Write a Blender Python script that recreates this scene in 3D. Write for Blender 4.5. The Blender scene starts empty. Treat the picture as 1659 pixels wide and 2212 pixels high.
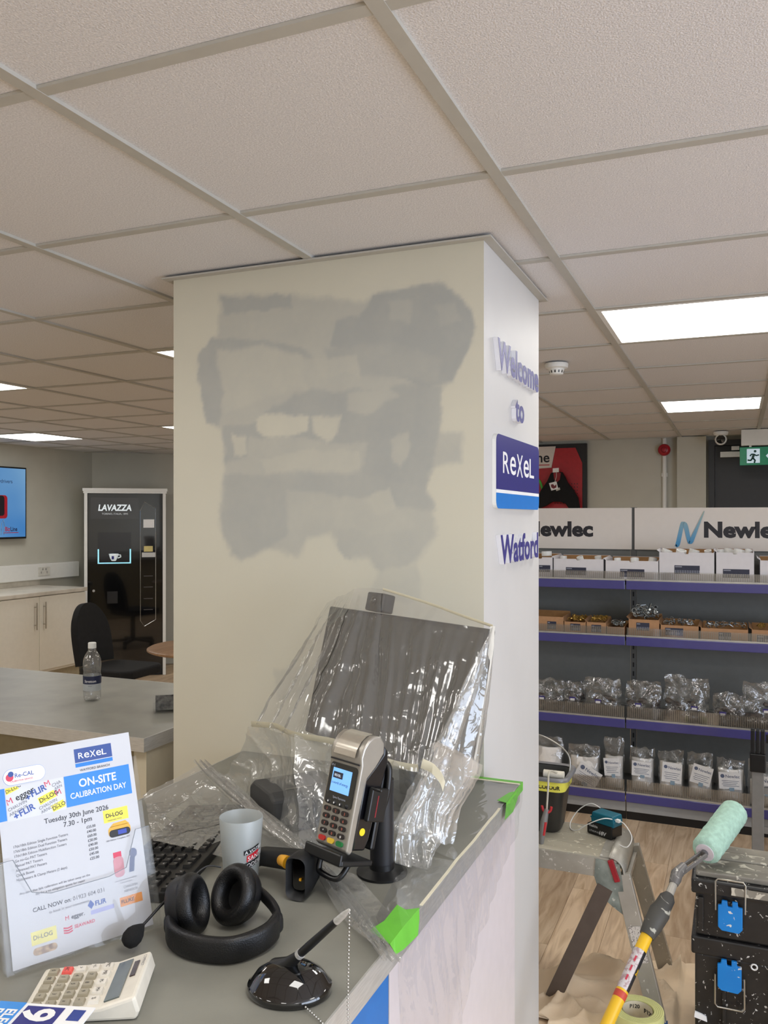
import bpy, math, random
import numpy as np
from mathutils import Vector, Matrix, noise
random.seed(7)
SC = bpy.context.scene
COL = SC.collection
# ------------------------------------------------------------------ camera
W, H, F = 1659.0, 2212.0, 1830.0          # frame and focal length in pixels
CX, HY = 829.5, 1117.0                    # principal column, horizon row
TH = math.atan(761.5 / F)                 # room axes against the view axis
CT, ST = math.cos(TH), math.sin(TH)
HC = 1.60                                 # lens height
cam_d = bpy.data.cameras.new('camera'); cam = bpy.data.objects.new('camera', cam_d); COL.objects.link(cam)
cam_d.sensor_fit = 'HORIZONTAL'; cam_d.sensor_width = 36.0; cam_d.lens = 36.0 * F / W
cam_d.shift_y = (HY - H / 2) / W; cam_d.clip_start = 0.02
cam.location = (0, 0, HC); cam.rotation_euler = (math.pi / 2, 0, TH)
SC.camera = cam
# ------------------------------------------------------------------ world, daylight, exposure
SC.view_settings.view_transform = 'Standard'; SC.view_settings.look = 'None'
SC.view_settings.exposure = -0.16; SC.view_settings.gamma = 1.0; SC.view_settings.use_curve_mapping = False
cy = SC.cycles; cy.max_bounces = 5; cy.diffuse_bounces = 4; cy.glossy_bounces = 2; cy.transmission_bounces = 4; cy.transparent_max_bounces = 14; cy.caustics_reflective = False; cy.caustics_refractive = False; cy.use_light_tree = False; cy.adaptive_threshold = 0.02
w = bpy.data.worlds.new('sky'); SC.world = w; w.use_nodes = True
w.node_tree.nodes['Background'].inputs[0].default_value = (0.62, 0.78, 1.0, 1); w.node_tree.nodes['Background'].inputs[1].default_value = 1.0
LED = 11.5                                 # strength of the LED ceiling panels
def area(name, loc, rot, sx, sy, power, col):
    l = bpy.data.lights.new(name, 'AREA'); l.shape = 'RECTANGLE'; l.size = sx; l.size_y = sy; l.energy = power; l.color = col
    o = bpy.data.objects.new(name, l); COL.objects.link(o); o.location = loc; o.rotation_euler = rot; return o
# daylight entering through the shop window in the right-hand wall (window_1)
area('window_daylight', (3.02, -0.2, 1.25), (0, math.radians(90), 0), 1.9, 3.6, 150, (0.74, 0.83, 1.0))
# ------------------------------------------------------------------ pixel -> room helpers
def cam2room(lat, D, z): return Vector((CT * lat - ST * D, ST * lat + CT * D, z))
def PD(px, py, D): return cam2room((px - CX) / F * D, D, HC + (HY - py) / F * D)
def PZ(px, py, z): return PD(px, py, F * (HC - z) / (py - HY))
def PY(px, py, y):
    a = (px - CX) / F; return PD(px, py, y / (a * ST + CT))
def PX(px, py, x):
    a = (px - CX) / F; return PD(px, py, x / (a * CT - ST))
def proj(p):
    D = -ST * p[0] + CT * p[1]; return CX + F * (CT * p[0] + ST * p[1]) / D, HY - F * (p[2] - HC) / D
CZ = HC - 0.643                           # counter top height
CEIL = HC + 0.682
# ------------------------------------------------------------------ materials
def lin(c):
    r = []
    for v in c[:3]:
        v = v / 255.0; r.append(v / 12.92 if v <= 0.04045 else ((v + 0.055) / 1.055) ** 2.4)
    return (*r, 1.0)
MATS = {}
def nd(nt, t, **kw):
    n = nt.nodes.new(t)
    for k, v in kw.items(): setattr(n, k, v)
    return n
def mat(name, col, rough=0.5, metal=0.0, var=0.06, scale=30.0, bump=0.0, bscale=200.0, spec=0.5, emit=0.0, stretch=(1, 1, 1), col2=None, coat=0.0, det=3.0, lo=0.35, hi=0.65):
    if name in MATS: return MATS[name]
    m = bpy.data.materials.new(name); m.use_nodes = True; nt = m.node_tree
    b = nt.nodes['Principled BSDF']; b.inputs['Roughness'].default_value = rough; b.inputs['Metallic'].default_value = metal
    b.inputs['Specular IOR Level'].default_value = spec; b.inputs['Coat Weight'].default_value = coat
    tc = nd(nt, 'ShaderNodeTexCoord'); mp = nd(nt, 'ShaderNodeMapping'); mp.inputs['Scale'].default_value = stretch
    nt.links.new(tc.outputs['Object'], mp.inputs['Vector'])
    nz = nd(nt, 'ShaderNodeTexNoise'); nz.inputs['Scale'].default_value = scale; nz.inputs['Detail'].default_value = det
    nt.links.new(mp.outputs[0], nz.inputs['Vector'])
    cr = nd(nt, 'ShaderNodeValToRGB'); e = cr.color_ramp.elements; e[0].position = lo; e[1].position = hi
    c1 = lin(col); c2 = lin(col2) if col2 else tuple(min(1, v * (1 + var)) for v in c1[:3]) + (1,)
    c0 = c1 if col2 else tuple(v * (1 - var) for v in c1[:3]) + (1,)
    e[0].color = c0; e[1].color = c2
    nt.links.new(nz.outputs['Fac'], cr.inputs['Fac']); nt.links.new(cr.outputs[0], b.inputs['Base Color'])
    if emit: nt.links.new(cr.outputs[0], b.inputs['Emission Color']); b.inputs['Emission Strength'].default_value = emit
    if bump:
        n2 = nd(nt, 'ShaderNodeTexNoise'); n2.inputs['Scale'].default_value = bscale; n2.inputs['Detail'].default_value = 2
        nt.links.new(mp.outputs[0], n2.inputs['Vector'])
        bp = nd(nt, 'ShaderNodeBump'); bp.inputs['Strength'].default_value = bump; bp.inputs['Distance'].default_value = 0.002
        nt.links.new(n2.outputs['Fac'], bp.inputs['Height']); nt.links.new(bp.outputs[0], b.inputs['Normal'])
    MATS[name] = m; return m
def film(name, dens=0.12, streak=0.5, gloss=0.12, tint=(235, 235, 230), sscale=14.0, bump=0.8, bscale=30.0, rough=0.12, stretch=(1, 1, 1), fc=0.6):
    """thin clear plastic: mostly see-through, milky, wrinkle highlights painted in as white streaks, with a wrinkled gloss"""
    if name in MATS: return MATS[name]
    m = bpy.data.materials.new(name); m.use_nodes = True; nt = m.node_tree; nt.nodes.clear()
    out = nd(nt, 'ShaderNodeOutputMaterial'); tr = nd(nt, 'ShaderNodeBsdfTransparent'); df = nd(nt, 'ShaderNodeBsdfDiffuse'); tl = nd(nt, 'ShaderNodeBsdfTranslucent')
    gl = nd(nt, 'ShaderNodeBsdfGlossy'); gl.inputs['Roughness'].default_value = rough
    df.inputs[0].default_value = lin(tint); tl.inputs[0].default_value = lin(tint); tr.inputs[0].default_value = (0.97, 0.97, 0.97, 1)
    tc = nd(nt, 'ShaderNodeTexCoord'); mp = nd(nt, 'ShaderNodeMapping'); mp.inputs['Scale'].default_value = stretch
    nt.links.new(tc.outputs['Object'], mp.inputs[0])
    nz = nd(nt, 'ShaderNodeTexNoise', noise_type='RIDGED_MULTIFRACTAL'); nz.inputs['Scale'].default_value = sscale; nz.inputs['Detail'].default_value = 2.5; nz.inputs['Distortion'].default_value = 0.6
    nt.links.new(mp.outputs[0], nz.inputs['Vector'])
    rm = nd(nt, 'ShaderNodeMapRange'); rm.inputs['From Min'].default_value = 0.55; rm.inputs['From Max'].default_value = 1.6
    rm.inputs['To Min'].default_value = dens; rm.inputs['To Max'].default_value = dens + streak
    nt.links.new(nz.outputs['Fac'], rm.inputs['Value'])
    bp = nd(nt, 'ShaderNodeBump'); bp.inputs['Strength'].default_value = bump; bp.inputs['Distance'].default_value = 0.004
    n2 = nd(nt, 'ShaderNodeTexNoise'); n2.inputs['Scale'].default_value = bscale; n2.inputs['Detail'].default_value = 2; n2.inputs['Distortion'].default_value = 1.0
    nt.links.new(mp.outputs[0], n2.inputs['Vector']); nt.links.new(n2.outputs['Fac'], bp.inputs['Height'])
    nt.links.new(bp.outputs[0], gl.inputs['Normal'])
    lw = nd(nt, 'ShaderNodeLayerWeight'); lw.inputs['Blend'].default_value = 0.35
    mx = nd(nt, 'ShaderNodeMixShader'); mx.inputs[0].default_value = 0.4; nt.links.new(df.outputs[0], mx.inputs[1]); nt.links.new(tl.outputs[0], mx.inputs[2])
    m1 = nd(nt, 'ShaderNodeMixShader'); nt.links.new(rm.outputs[0], m1.inputs[0]); nt.links.new(tr.outputs[0], m1.inputs[1]); nt.links.new(mx.outputs[0], m1.inputs[2])
    ml = nd(nt, 'ShaderNodeMath', operation='MULTIPLY_ADD', use_clamp=True); ml.inputs[1].default_value = fc; ml.inputs[2].default_value = gloss
    nt.links.new(lw.outputs['Facing'], ml.inputs[0])
    m1b = nd(nt, 'ShaderNodeMath', operation='MULTIPLY', use_clamp=True); m1b.inputs[1].default_value = 0.5
    nt.links.new(ml.outputs[0], m1b.inputs[0])
    m2 = nd(nt, 'ShaderNodeMixShader'); nt.links.new(m1b.outputs[0], m2.inputs[0]); nt.links.new(m1.outputs[0], m2.inputs[1]); nt.links.new(gl.outputs[0], m2.inputs[2])
    nt.links.new(m2.outputs[0], out.inputs[0]); MATS[name] = m; return m
def clear(name, tint=(245, 248, 248), gloss=0.10, rough=0.03, dens=0.03, fc=0.6):
    return film(name, dens=dens, streak=0.02, gloss=gloss, tint=tint, bump=0.0, rough=rough, fc=fc)
# ------------------------------------------------------------------ mesh builder
class M:
    def __init__(s): s.v = []; s.f = []
    def add(s, vs, fs, T=None):
        o = len(s.v)
        for p in vs:
            p = Vector(p); s.v.append(T @ p if T else p)
        s.f += [[i + o for i in f] for f in fs]; return s
    def bx(s, x0, x1, y0, y1, z0, z1, T=None):
        return s.add([(x0,y0,z0),(x1,y0,z0),(x1,y1,z0),(x0,y1,z0),(x0,y0,z1),(x1,y0,z1),(x1,y1,z1),(x0,y1,z1)],
                     [(3,2,1,0),(4,5,6,7),(0,1,5,4),(1,2,6,5),(2,3,7,6),(3,0,4,7)], T)
    def bar(s, p0, p1, w, h, up=(0, 0, 1)):
        p0, p1 = Vector(p0), Vector(p1); d = (p1 - p0); L = d.length; d.normalize(); up = Vector(up)
        x = d.cross(up)
        if x.length < 1e-4: x = d.cross(Vector((1, 0, 0)))
        x.normalize(); y = x.cross(d)
        T = Matrix(((x[0], d[0], y[0], p0[0]), (x[1], d[1], y[1], p0[1]), (x[2], d[2], y[2], p0[2]), (0, 0, 0, 1)))
        return s.bx(-w/2, w/2, 0, L, -h/2, h/2, T)
    def cyl(s, p0, p1, r0, r1=None, n=16, caps=True):
        return s.tube([p0, p1], [r0, r0 if r1 is None else r1], n, caps=caps)
    def tube(s, pts, r, n=8, caps=True, closed=False, flat=1.0):
        pts = [Vector(p) for p in pts]; k = len(pts); rs = r if isinstance(r, (list, tuple)) else [r] * k
        t0 = (pts[1] - pts[0]).normalized(); x = t0.cross(Vector((0, 0, 1)))
        if x.length < 1e-3: x = t0.cross(Vector((1, 0, 0)))
        x.normalize(); o = len(s.v)
        for i, p in enumerate(pts):
            if closed: t = (pts[(i + 1) % k] - pts[i - 1]).normalized()
            else: t = (pts[min(i + 1, k - 1)] - pts[max(i - 1, 0)]).normalized()
            x = (x - t * x.dot(t)).normalized(); y = t.cross(x)
            for j in range(n):
                a = 2 * math.pi * j / n; s.v.append(p + (x * math.cos(a) + y * math.sin(a) * flat) * rs[i])
        for i in range(k if closed else k - 1):
            for j in range(n):
                a, b = i, (i + 1) % k
                s.f.append([o + a*n + j, o + a*n + (j+1) % n, o + b*n + (j+1) % n, o + b*n + j])
        if caps and not closed: s.f.append([o + j for j in range(n)][::-1]); s.f.append([o + (k-1)*n + j for j in range(n)])
        return s
    def lathe(s, prof, n=32, T=None, a0=0.0, a1=2 * math.pi):
        full = abs(a1 - a0 - 2 * math.pi) < 1e-6; m = n if full else n + 1; vs = []; fs = []
        for r, z in prof:
            for j in range(m):
                a = a0 + (a1 - a0) * j / n; vs.append((r * math.cos(a), r * math.sin(a), z))
        for i in range(len(prof) - 1):
            for j in range(n):
                fs.append((i*m + j, i*m + (j+1) % m, (i+1)*m + (j+1) % m, (i+1)*m + j))
        return s.add(vs, fs, T)
    def prism(s, poly, d0, d1, T=None):
        """2-D outline in x,z extruded along y from d0 to d1"""
        n = len(poly); vs = [(p[0], d0, p[1]) for p in poly] + [(p[0], d1, p[1]) for p in poly]
        fs = [list(range(n)), list(range(2*n - 1, n - 1, -1))] + [(i, i + n, (i+1) % n + n, (i+1) % n) for i in range(n)]
        return s.add(vs, fs, T)
    def grid(s, fn, nu, nv):
        vs = [fn(i / nu, j / nv) for j in range(nv + 1) for i in range(nu + 1)]
        fs = [(j*(nu+1)+i, j*(nu+1)+i+1, (j+1)*(nu+1)+i+1, (j+1)*(nu+1)+i) for j in range(nv) for i in range(nu)]
        return s.add(vs, fs)
    def text(s, st, fn, size, bold=0.0, al='LEFT', depth=0.0, sx=1.0, shear=0.0):
        """lettering; fn maps flat u,v (and depth w) to a point"""
        vs, fs = text_geo(st, bold, depth / size, shear)
        if not vs: return s
        x1 = max(p[0] for p in vs); x0 = min(p[0] for p in vs); off = {'LEFT': -x0, 'CENTER': -(x0 + x1) / 2, 'RIGHT': -x1}[al]
        o = len(s.v)
        for p in vs: s.v.append(Vector(fn((p[0] + off) * size * sx, p[1] * size, p[2] * size)))
        s.f += [[i + o for i in f] for f in fs]; return s
    def build(s, name, m, parent=None, loc=None, rot=None, smooth=None, bev=0.0, seg=2):
        me = bpy.data.meshes.new(name); me.from_pydata([tuple(p) for p in s.v], [], s.f); me.validate(); me.update()
        if smooth is not None:
            me.polygons.foreach_set('use_smooth', [True] * len(me.polygons)); me.set_sharp_from_angle(angle=math.radians(smooth))
        o = bpy.data.objects.new(name, me); COL.objects.link(o); me.materials.append(m)
        if parent: o.parent = parent
        if loc is not None: o.location = loc
        if rot is not None: o.rotation_euler = rot
        if bev:
            b = o.modifiers.new('bevel', 'BEVEL'); b.width = bev; b.segments = seg; b.limit_method = 'ANGLE'; b.angle_limit = math.radians(40)
        return o
_TG = {}
def text_geo(st, bold, depth, shear=0.0):
    if 'M' in st: bold = 0.0          # this face's M does not take an outline offset
    k = (st, bold, round(depth, 4), shear)
    if k in _TG: return _TG[k]
    c = bpy.data.curves.new('t', 'FONT'); c.body = st; c.size = 1.0; c.offset = bold; c.extrude = depth / 2; c.resolution_u = 3; c.shear = shear
    o = bpy.data.objects.new('t', c); me = bpy.data.meshes.new_from_object(o)
    r = ([(v.co[0], v.co[1], v.co[2] + depth / 2) for v in me.vertices], [list(p.vertices) for p in me.polygons])
    bpy.data.objects.remove(o); bpy.data.curves.remove(c); bpy.data.meshes.remove(me); _TG[k] = r; return r
def frame(o, ux, uy):
    o, ux, uy = Vector(o), Vector(ux).normalized(), Vector(uy).normalized(); uw = ux.cross(uy)
    return lambda u, v, w=0.0: o + ux * u + uy * v + uw * w
def mtx(o, x, y, z): return Matrix(((x[0], y[0], z[0], o[0]), (x[1], y[1], z[1], o[1]), (x[2], y[2], z[2], o[2]), (0, 0, 0, 1)))
def tag(o, label=None, cat=None, group=None, kind=None):
    if label: o['label'] = label
    if cat: o['category'] = cat
    if group: o['group'] = group
    if kind: o['kind'] = kind
    return o
def thing(name, label, cat, loc=(0, 0, 0), rz=0.0, group=None, M4=None):
    o = bpy.data.objects.new(name, None); COL.objects.link(o); o.empty_display_size = 0.05
    if M4 is not None: o.matrix_world = M4
    else: o.location = loc; o.rotation_euler = (0, 0, rz)
    return tag(o, label, cat, group)
def struct(o): o['kind'] = 'structure'; return o
def copy_tree(o, parent=None):
    c = o.copy(); COL.objects.link(c); c.parent = parent
    for ch in list(o.children): copy_tree(ch, c)
    return c
def rrect(w, h, r, n=4, cx=0.0, cz=0.0):
    P = []
    for (sx, sy, a) in ((1, 1, 0), (-1, 1, 90), (-1, -1, 180), (1, -1, 270)):
        for i in range(n + 1):
            t = math.radians(a + 90 * i / n); P.append((cx + sx * (w/2 - r) + r * math.cos(t), cz + sy * (h/2 - r) + r * math.sin(t)))
    return P
def vn(p, s, k=0.0): return noise.noise(Vector((p[0]*s + k, p[1]*s - k, p[2]*s + 2*k)))
def ridge(p, s, k=0.0): return 1 - abs(noise.noise(Vector((p[0]*s + k, p[1]*s + k*1.7, p[2]*s - k)))) * 2.0
def smooth_path(pts, n=6):
    pts = [Vector(p) for p in pts]; out = []
    for i in range(len(pts) - 1):
        p0, p1, p2, p3 = pts[max(i-1, 0)], pts[i], pts[i+1], pts[min(i+2, len(pts)-1)]
        for j in range(n):
            t = j / n; out.append(0.5 * ((2*p1) + (p2-p0)*t + (2*p0-5*p1+4*p2-p3)*t*t + (3*p1-p0-3*p2+p3)*t*t*t))
    return out + [pts[-1]]
MWHITE = mat('white_plastic', (232, 232, 228), 0.4, var=.012)
MBLACK = mat('black_plastic', (14, 14, 15), 0.38, var=0.15)
MALU = mat('brushed_aluminium', (196, 195, 191), 0.36, 0.45, var=0.08, stretch=(1, 1, 12))
MPRINTK = mat('black_print', (24, 24, 28), 0.5, var=0.02)
MNAVY = mat('navy_print', (38, 38, 122), 0.4, var=0.02)
MSKY = mat('bright_blue_print', (0, 120, 208), 0.4, var=0.02)
MPAPER = mat('white_paper', (240, 240, 240), 0.55, var=0.015)
# ================================================================== THE ROOM
XL, XR, YB, YF = -6.35, 3.05, 7.70, -2.60
MWALL = mat('painted_wall', (194, 192, 180), 0.7, var=0.02, scale=6, bump=0.05, bscale=300)
MTILE = mat('mineral_ceiling_tile', (222, 220, 220), 0.9, var=0.10, scale=260, bump=0.6, bscale=330, spec=0.1, det=4)
MTEE = mat('ceiling_tee_enamel', (184, 181, 172), 0.55, var=0.02)
MWOOD = None
def wood(name, c1, c2, knots=True, rough=0.45):
    m = bpy.data.materials.new(name); m.use_nodes = True; nt = m.node_tree; b = nt.nodes['Principled BSDF']; b.inputs['Roughness'].default_value = rough
    tc = nd(nt, 'ShaderNodeTexCoord'); oi = nd(nt, 'ShaderNodeObjectInfo')
    ad = nd(nt, 'ShaderNodeVectorMath', operation='ADD'); sc = nd(nt, 'ShaderNodeVectorMath', operation='SCALE'); sc.inputs['Scale'].default_value = 31.0
    cx = nd(nt, 'ShaderNodeCombineXYZ')
    for i in range(3): nt.links.new(oi.outputs['Random'], cx.inputs[i])
    nt.links.new(cx.outputs[0], sc.inputs[0]); nt.links.new(tc.outputs['Object'], ad.inputs[0]); nt.links.new(sc.outputs[0], ad.inputs[1])
    mp = nd(nt, 'ShaderNodeMapping'); mp.inputs['Scale'].default_value = (1.0, 0.12, 1.0); nt.links.new(ad.outputs[0], mp.inputs[0])
    n1 = nd(nt, 'ShaderNodeTexNoise'); n1.inputs['Scale'].default_value = 26; n1.inputs['Detail'].default_value = 6; n1.inputs['Distortion'].default_value = 1.5
    nt.links.new(mp.outputs[0], n1.inputs['Vector'])
    n2 = nd(nt, 'ShaderNodeTexNoise'); n2.inputs['Scale'].default_value = 5; n2.inputs['Detail'].default_value = 3; nt.links.new(mp.outputs[0], n2.inputs['Vector'])
    cr = nd(nt, 'ShaderNodeValToRGB'); e = cr.color_ramp.elements; e[0].position = 0.3; e[0].color = lin(c1); e[1].position = 0.62; e[1].color = lin(c2)
    nt.links.new(n1.outputs['Fac'], cr.inputs[0])
    mx = nd(nt, 'ShaderNodeMix', data_type='RGBA', blend_type='MULTIPLY'); mx.inputs[0].default_value = 0.7
    c3 = nd(nt, 'ShaderNodeValToRGB'); e = c3.color_ramp.elements; e[0].position = 0.25; e[0].color = (0.5, 0.42, 0.36, 1); e[1].position = 0.55; e[1].color = (1, 1, 1, 1)
    nt.links.new(n2.outputs['Fac'], c3.inputs[0]); nt.links.new(cr.outputs[0], mx.inputs[6]); nt.links.new(c3.outputs[0], mx.inputs[7])
    hs = nd(nt, 'ShaderNodeHueSaturation'); mr = nd(nt, 'ShaderNodeMapRange'); mr.inputs['To Min'].default_value = 0.86; mr.inputs['To Max'].default_value = 1.12
    nt.links.new(oi.outputs['Random'], mr.inputs[0]); nt.links.new(mr.outputs[0], hs.inputs['Value']); nt.links.new(mx.outputs[2], hs.inputs['Color'])
    nt.links.new(hs.outputs[0], b.inputs['Base Color']); MATS[name] = m; return m
MWOOD = wood('oak_vinyl_plank', (184, 156, 124), (222, 198, 168))
floor = struct(M().bx(XL - .1, XR + .1, YF - .1, YB + .1, -0.06, -0.004).build('floor', MWOOD))
pw, pl = 0.182, 1.22
pm_ = M().bx(-pw/2 + .0006, pw/2 - .0006, -pl/2 + .0006, pl/2 - .0006, -0.004, 0.0)
proto = None
for i in range(20):
    for j in range(4):
        x = -2.2 + i * pw; y = 1.5 + j * pl + (i * 0.37 % 1) * pl * 0.9
        if y - pl/2 > 5.2: continue
        if proto is None: proto = pm_.build('plank', MWOOD, floor); o = proto
        else: o = proto.copy(); COL.objects.link(o)
        o.location = (x, y, 0)
# ceiling: slab, tiles on a 600 mm grid, tees
ceiling = struct(M().bx(XL - .1, XR + .1, YF - .1, YB + .1, CEIL + 0.10, CEIL + 0.16).build('ceiling', MTILE))
GX, GY = -0.442, 1.645
gx = [GX + .6 * k for k in range(-10, 7)]; gy = [GY + .6 * k for k in range(-8, 12)]
LX = (-5.842, -4.042, -2.242, -0.442, 1.358); LY = (-1.955, 0.445, 2.845, 5.245)
PILX0, PILX1, PILY0, PILY1 = -1.486, -0.570, 2.005, 2.626
proto = None
for x in gx:
    for y in gy:
        if x + .6 < XL or x > XR or y + .6 < YF or y > YB: continue
        if any(abs(x - a) < .01 for a in LX) and any(abs(y - b) < .01 for b in LY): continue
        x0, x1, y0, y1 = max(x, XL), min(x + .6, XR), max(y, YF), min(y + .6, YB)
        if x1 - x0 < .03 or y1 - y0 < .03: continue
        whole = x1 - x0 > .599 and y1 - y0 > .599
        if whole and proto: o = proto.copy(); COL.objects.link(o)
        else:
            hx, hy = (x1 - x0)/2 - .003, (y1 - y0)/2 - .003
            o = M().bx(-hx, hx, -hy, hy, 0, .016).build('ceiling_tile', MTILE, ceiling)
            if whole: proto = o
        o.location = ((x0 + x1)/2, (y0 + y1)/2, CEIL + .006)
for x in gx:
    if XL < x < XR: M().bx(x - .0125, x + .0125, YF, YB, CEIL - .001, CEIL + .006).build('main_tee', MTEE, ceiling)
proto = None
for y in gy:
    if not (YF < y < YB): continue
    M().bx(XL, XR, y - .0122, y + .0122, CEIL, CEIL + .0055).build('cross_tee', MTEE, ceiling)
# pillar with patchy repainting on its front face
def pillar_paint():
    POLY = [  # outlines of the overpainted areas (picture units), tone, edge softness
        ([(275,300),(575,290),(760,330),(870,330),(905,290),(1170,245),(1320,360),(1330,430),(1250,660),(1190,690),(1175,790),(1170,860),(1275,870),(1270,990),(1150,1010),(1110,1100),(1170,1270),(1090,1390),(960,1460),(880,1380),(800,1390),(740,1290),(640,1300),(600,1380),(480,1350),(370,1400),(320,1370),(270,1240),(300,1000),(290,850),(225,830),(190,700),(195,570),(240,480),(270,470)], .60, 20),
        ([(285,310),(460,306),(480,292),(570,293),(570,350),(430,365),(290,375)], .95, 8),
        ([(905,290),(1170,245),(1320,360),(1330,430),(1250,660),(1100,690),(860,570),(730,510),(760,410),(860,390)], .98, 11),
        ([(240,480),(480,500),(640,515),(660,560),(290,545),(280,840),(225,830),(190,700),(195,570)], .92, 10),
        ([(640,690),(1190,680),(1175,860),(1150,1010),(1110,1110),(860,1110),(880,900),(730,915),(560,880),(400,885),(390,960),(300,1000),(295,840),(400,830)], .92, 14),
        ([(300,1040),(860,1035),(1110,1090),(1160,1180),(900,1180),(740,1120),(560,1100),(540,1290),(480,1340),(370,1390),(320,1360),(280,1240)], .84, 14),
        ([(700,520),(1050,500),(1200,560),(1180,660),(960,640),(760,620)], .86, 20),
        ([(260,535),(450,520),(620,545),(640,690),(480,720),(300,790),(270,650)], .46, 16), ([(660,565),(720,560),(840,545),(850,640),(780,620),(700,645)], .52, 12), ([(810,700),(960,680),(1015,720),(890,795),(820,770)], .60, 12),
        ([(970,320),(1070,325),(1060,415),(980,405)], .76, 12), ([(1160,340),(1240,330),(1260,400),(1180,420)], .80, 12),
        ([(425,805),(530,788),(640,800),(640,865),(560,885),(480,878),(430,855)], .10, 9), ([(650,800),(790,795),(770,860),(725,915),(665,870)], .20, 10), ([(430,965),(700,945),(850,935),(862,1022),(460,1032)], .40, 10),
        ([(335,870),(385,880),(392,950),(345,962)], .25, 9), ([(975,890),(1050,858),(1062,930),(1015,1005),(980,960)], .58, 10), ([(740,1140),(930,1130),(1100,1250),(900,1290),(760,1255)], .52, 14), ([(880,1140),(980,1098),(1000,1190),(920,1215)], .40, 10),
        ([(760,1270),(840,1270),(810,1390),(780,1390)], .66, 8), ([(930,1440),(1090,1400),(1110,1560),(900,1560)], .30, 14), ([(490,1850),(640,1830),(650,1960),(520,1970)], .30, 12)]
    x0, x1, z1 = PILX0, PILX1, CEIL - .002; nx, nz = 190, 330; vs = []; fs = []; Q = []
    for j in range(nz + 1):
        z = z1 * j / nz
        for i in range(nx + 1):
            x = x0 + (x1 - x0) * i / nx; vs.append((x, PILY0, z)); px, py = proj((x, PILY0, z)); q = (x, 0, z)
            px += 10 * vn(q, 8, 3) + 6 * vn(q, 26, 7) + 3 * vn(q, 90, 1); py += 9 * vn(q, 8, 11) + 6 * vn(q, 24, 17) + 3 * vn(q, 90, 5); Q.append(((px - 330) * 1.907, (py - 480) * 1.907, vn(q, 14, 5), vn(q, 60, 8)))
    Q = np.array(Q); X, Y = Q[:, 0], Q[:, 1]; v = np.zeros(len(Q))
    for P, tone, e in POLY:
        dmin = np.full(len(Q), 1e9); ins = np.zeros(len(Q), bool); n = len(P)
        for k in range(n):
            (ax, ay), (bx, by) = P[k], P[(k + 1) % n]; ex, ey = bx - ax, by - ay
            t_ = np.clip(((X - ax) * ex + (Y - ay) * ey) / (ex * ex + ey * ey), 0, 1); dmin = np.minimum(dmin, np.hypot(X - ax - t_ * ex, Y - ay - t_ * ey))
            if ay != by: ins ^= ((ay > Y) != (by > Y)) & (X < (bx - ax) * (Y - ay) / (by - ay) + ax)
        d = np.where(ins, -dmin, dmin); m_ = np.clip(.5 - d / (1.6 * e), 0, 1); m_ = m_ * m_ * (3 - 2 * m_); v += (tone - v) * m_
    v = np.clip(v + (Q[:, 2] * .10 + Q[:, 3] * .05) * (v > .05), 0, 1); val = [float(q) for q in v]
    for j in range(nz):
        for i in range(nx): fs.append((j*(nx+1)+i, j*(nx+1)+i+1, (j+1)*(nx+1)+i+1, (j+1)*(nx+1)+i))
    o = len(vs); X0, X1, Y0, Y1 = PILX0, PILX1, PILY0, PILY1
    vs += [(X0,Y0,0),(X1,Y0,0),(X1,Y1,0),(X0,Y1,0),(X0,Y0,z1),(X1,Y0,z1),(X1,Y1,z1),(X0,Y1,z1)]; val += [0.0] * 8
    fs += [(o+1,o+2,o+6,o+5),(o+2,o+3,o+7,o+6),(o+3,o,o+4,o+7),(o+4,o+5,o+6,o+7)]
    me = bpy.data.meshes.new('wall_pillar'); me.from_pydata(vs, [], fs); me.update()
    at = me.attributes.new('paint', 'FLOAT', 'POINT'); at.data.foreach_set('value', val)
    m = bpy.data.materials.new('patched_pillar_paint'); m.use_nodes = True; nt = m.node_tree; b = nt.nodes['Principled BSDF']; b.inputs['Roughness'].default_value = 0.6; b.inputs['Specular IOR Level'].default_value = .3
    a = nd(nt, 'ShaderNodeAttribute', attribute_name='paint'); cr = nd(nt, 'ShaderNodeValToRGB')
    e = cr.color_ramp.elements; e[0].position = 0; e[0].color = lin((206, 202, 185)); e[1].position = 1; e[1].color = lin((170, 171, 166))
    nt.links.new(a.outputs['Fac'], cr.inputs[0])
    tc = nd(nt, 'ShaderNodeTexCoord'); n = nd(nt, 'ShaderNodeTexNoise'); n.inputs['Scale'].default_value = 5; n.inputs['Detail'].default_value = 5; nt.links.new(tc.outputs['Object'], n.inputs['Vector'])
    mr = nd(nt, 'ShaderNodeMapRange'); mr.inputs['To Min'].default_value = .95; mr.inputs['To Max'].default_value = 1.04; nt.links.new(n.outputs['Fac'], mr.inputs[0])
    hs = nd(nt, 'ShaderNodeHueSaturation'); nt.links.new(mr.outputs[0], hs.inputs['Value']); nt.links.new(cr.outputs[0], hs.inputs['Color']); nt.links.new(hs.outputs[0], b.inputs['Base Color'])
    n2 = nd(nt, 'ShaderNodeTexNoise'); n2.inputs['Scale'].default_value = 420; nt.links.new(tc.outputs['Object'], n2.inputs['Vector'])
    bp = nd(nt, 'ShaderNodeBump'); bp.inputs['Strength'].default_value = .1; bp.inputs['Distance'].default_value = .001; nt.links.new(n2.outputs['Fac'], bp.inputs['Height']); nt.links.new(bp.outputs[0], b.inputs['Normal'])
    me.materials.append(m); me.materials.append(mat('pillar_side_white', (208, 206, 203), .55, var=.02, scale=5))
    for q in range(len(fs) - 4, len(fs)): me.polygons[q].material_index = 1
    ob = bpy.data.objects.new('wall_pillar', me); COL.objects.link(ob); struct(ob)
pillar_paint()
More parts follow.
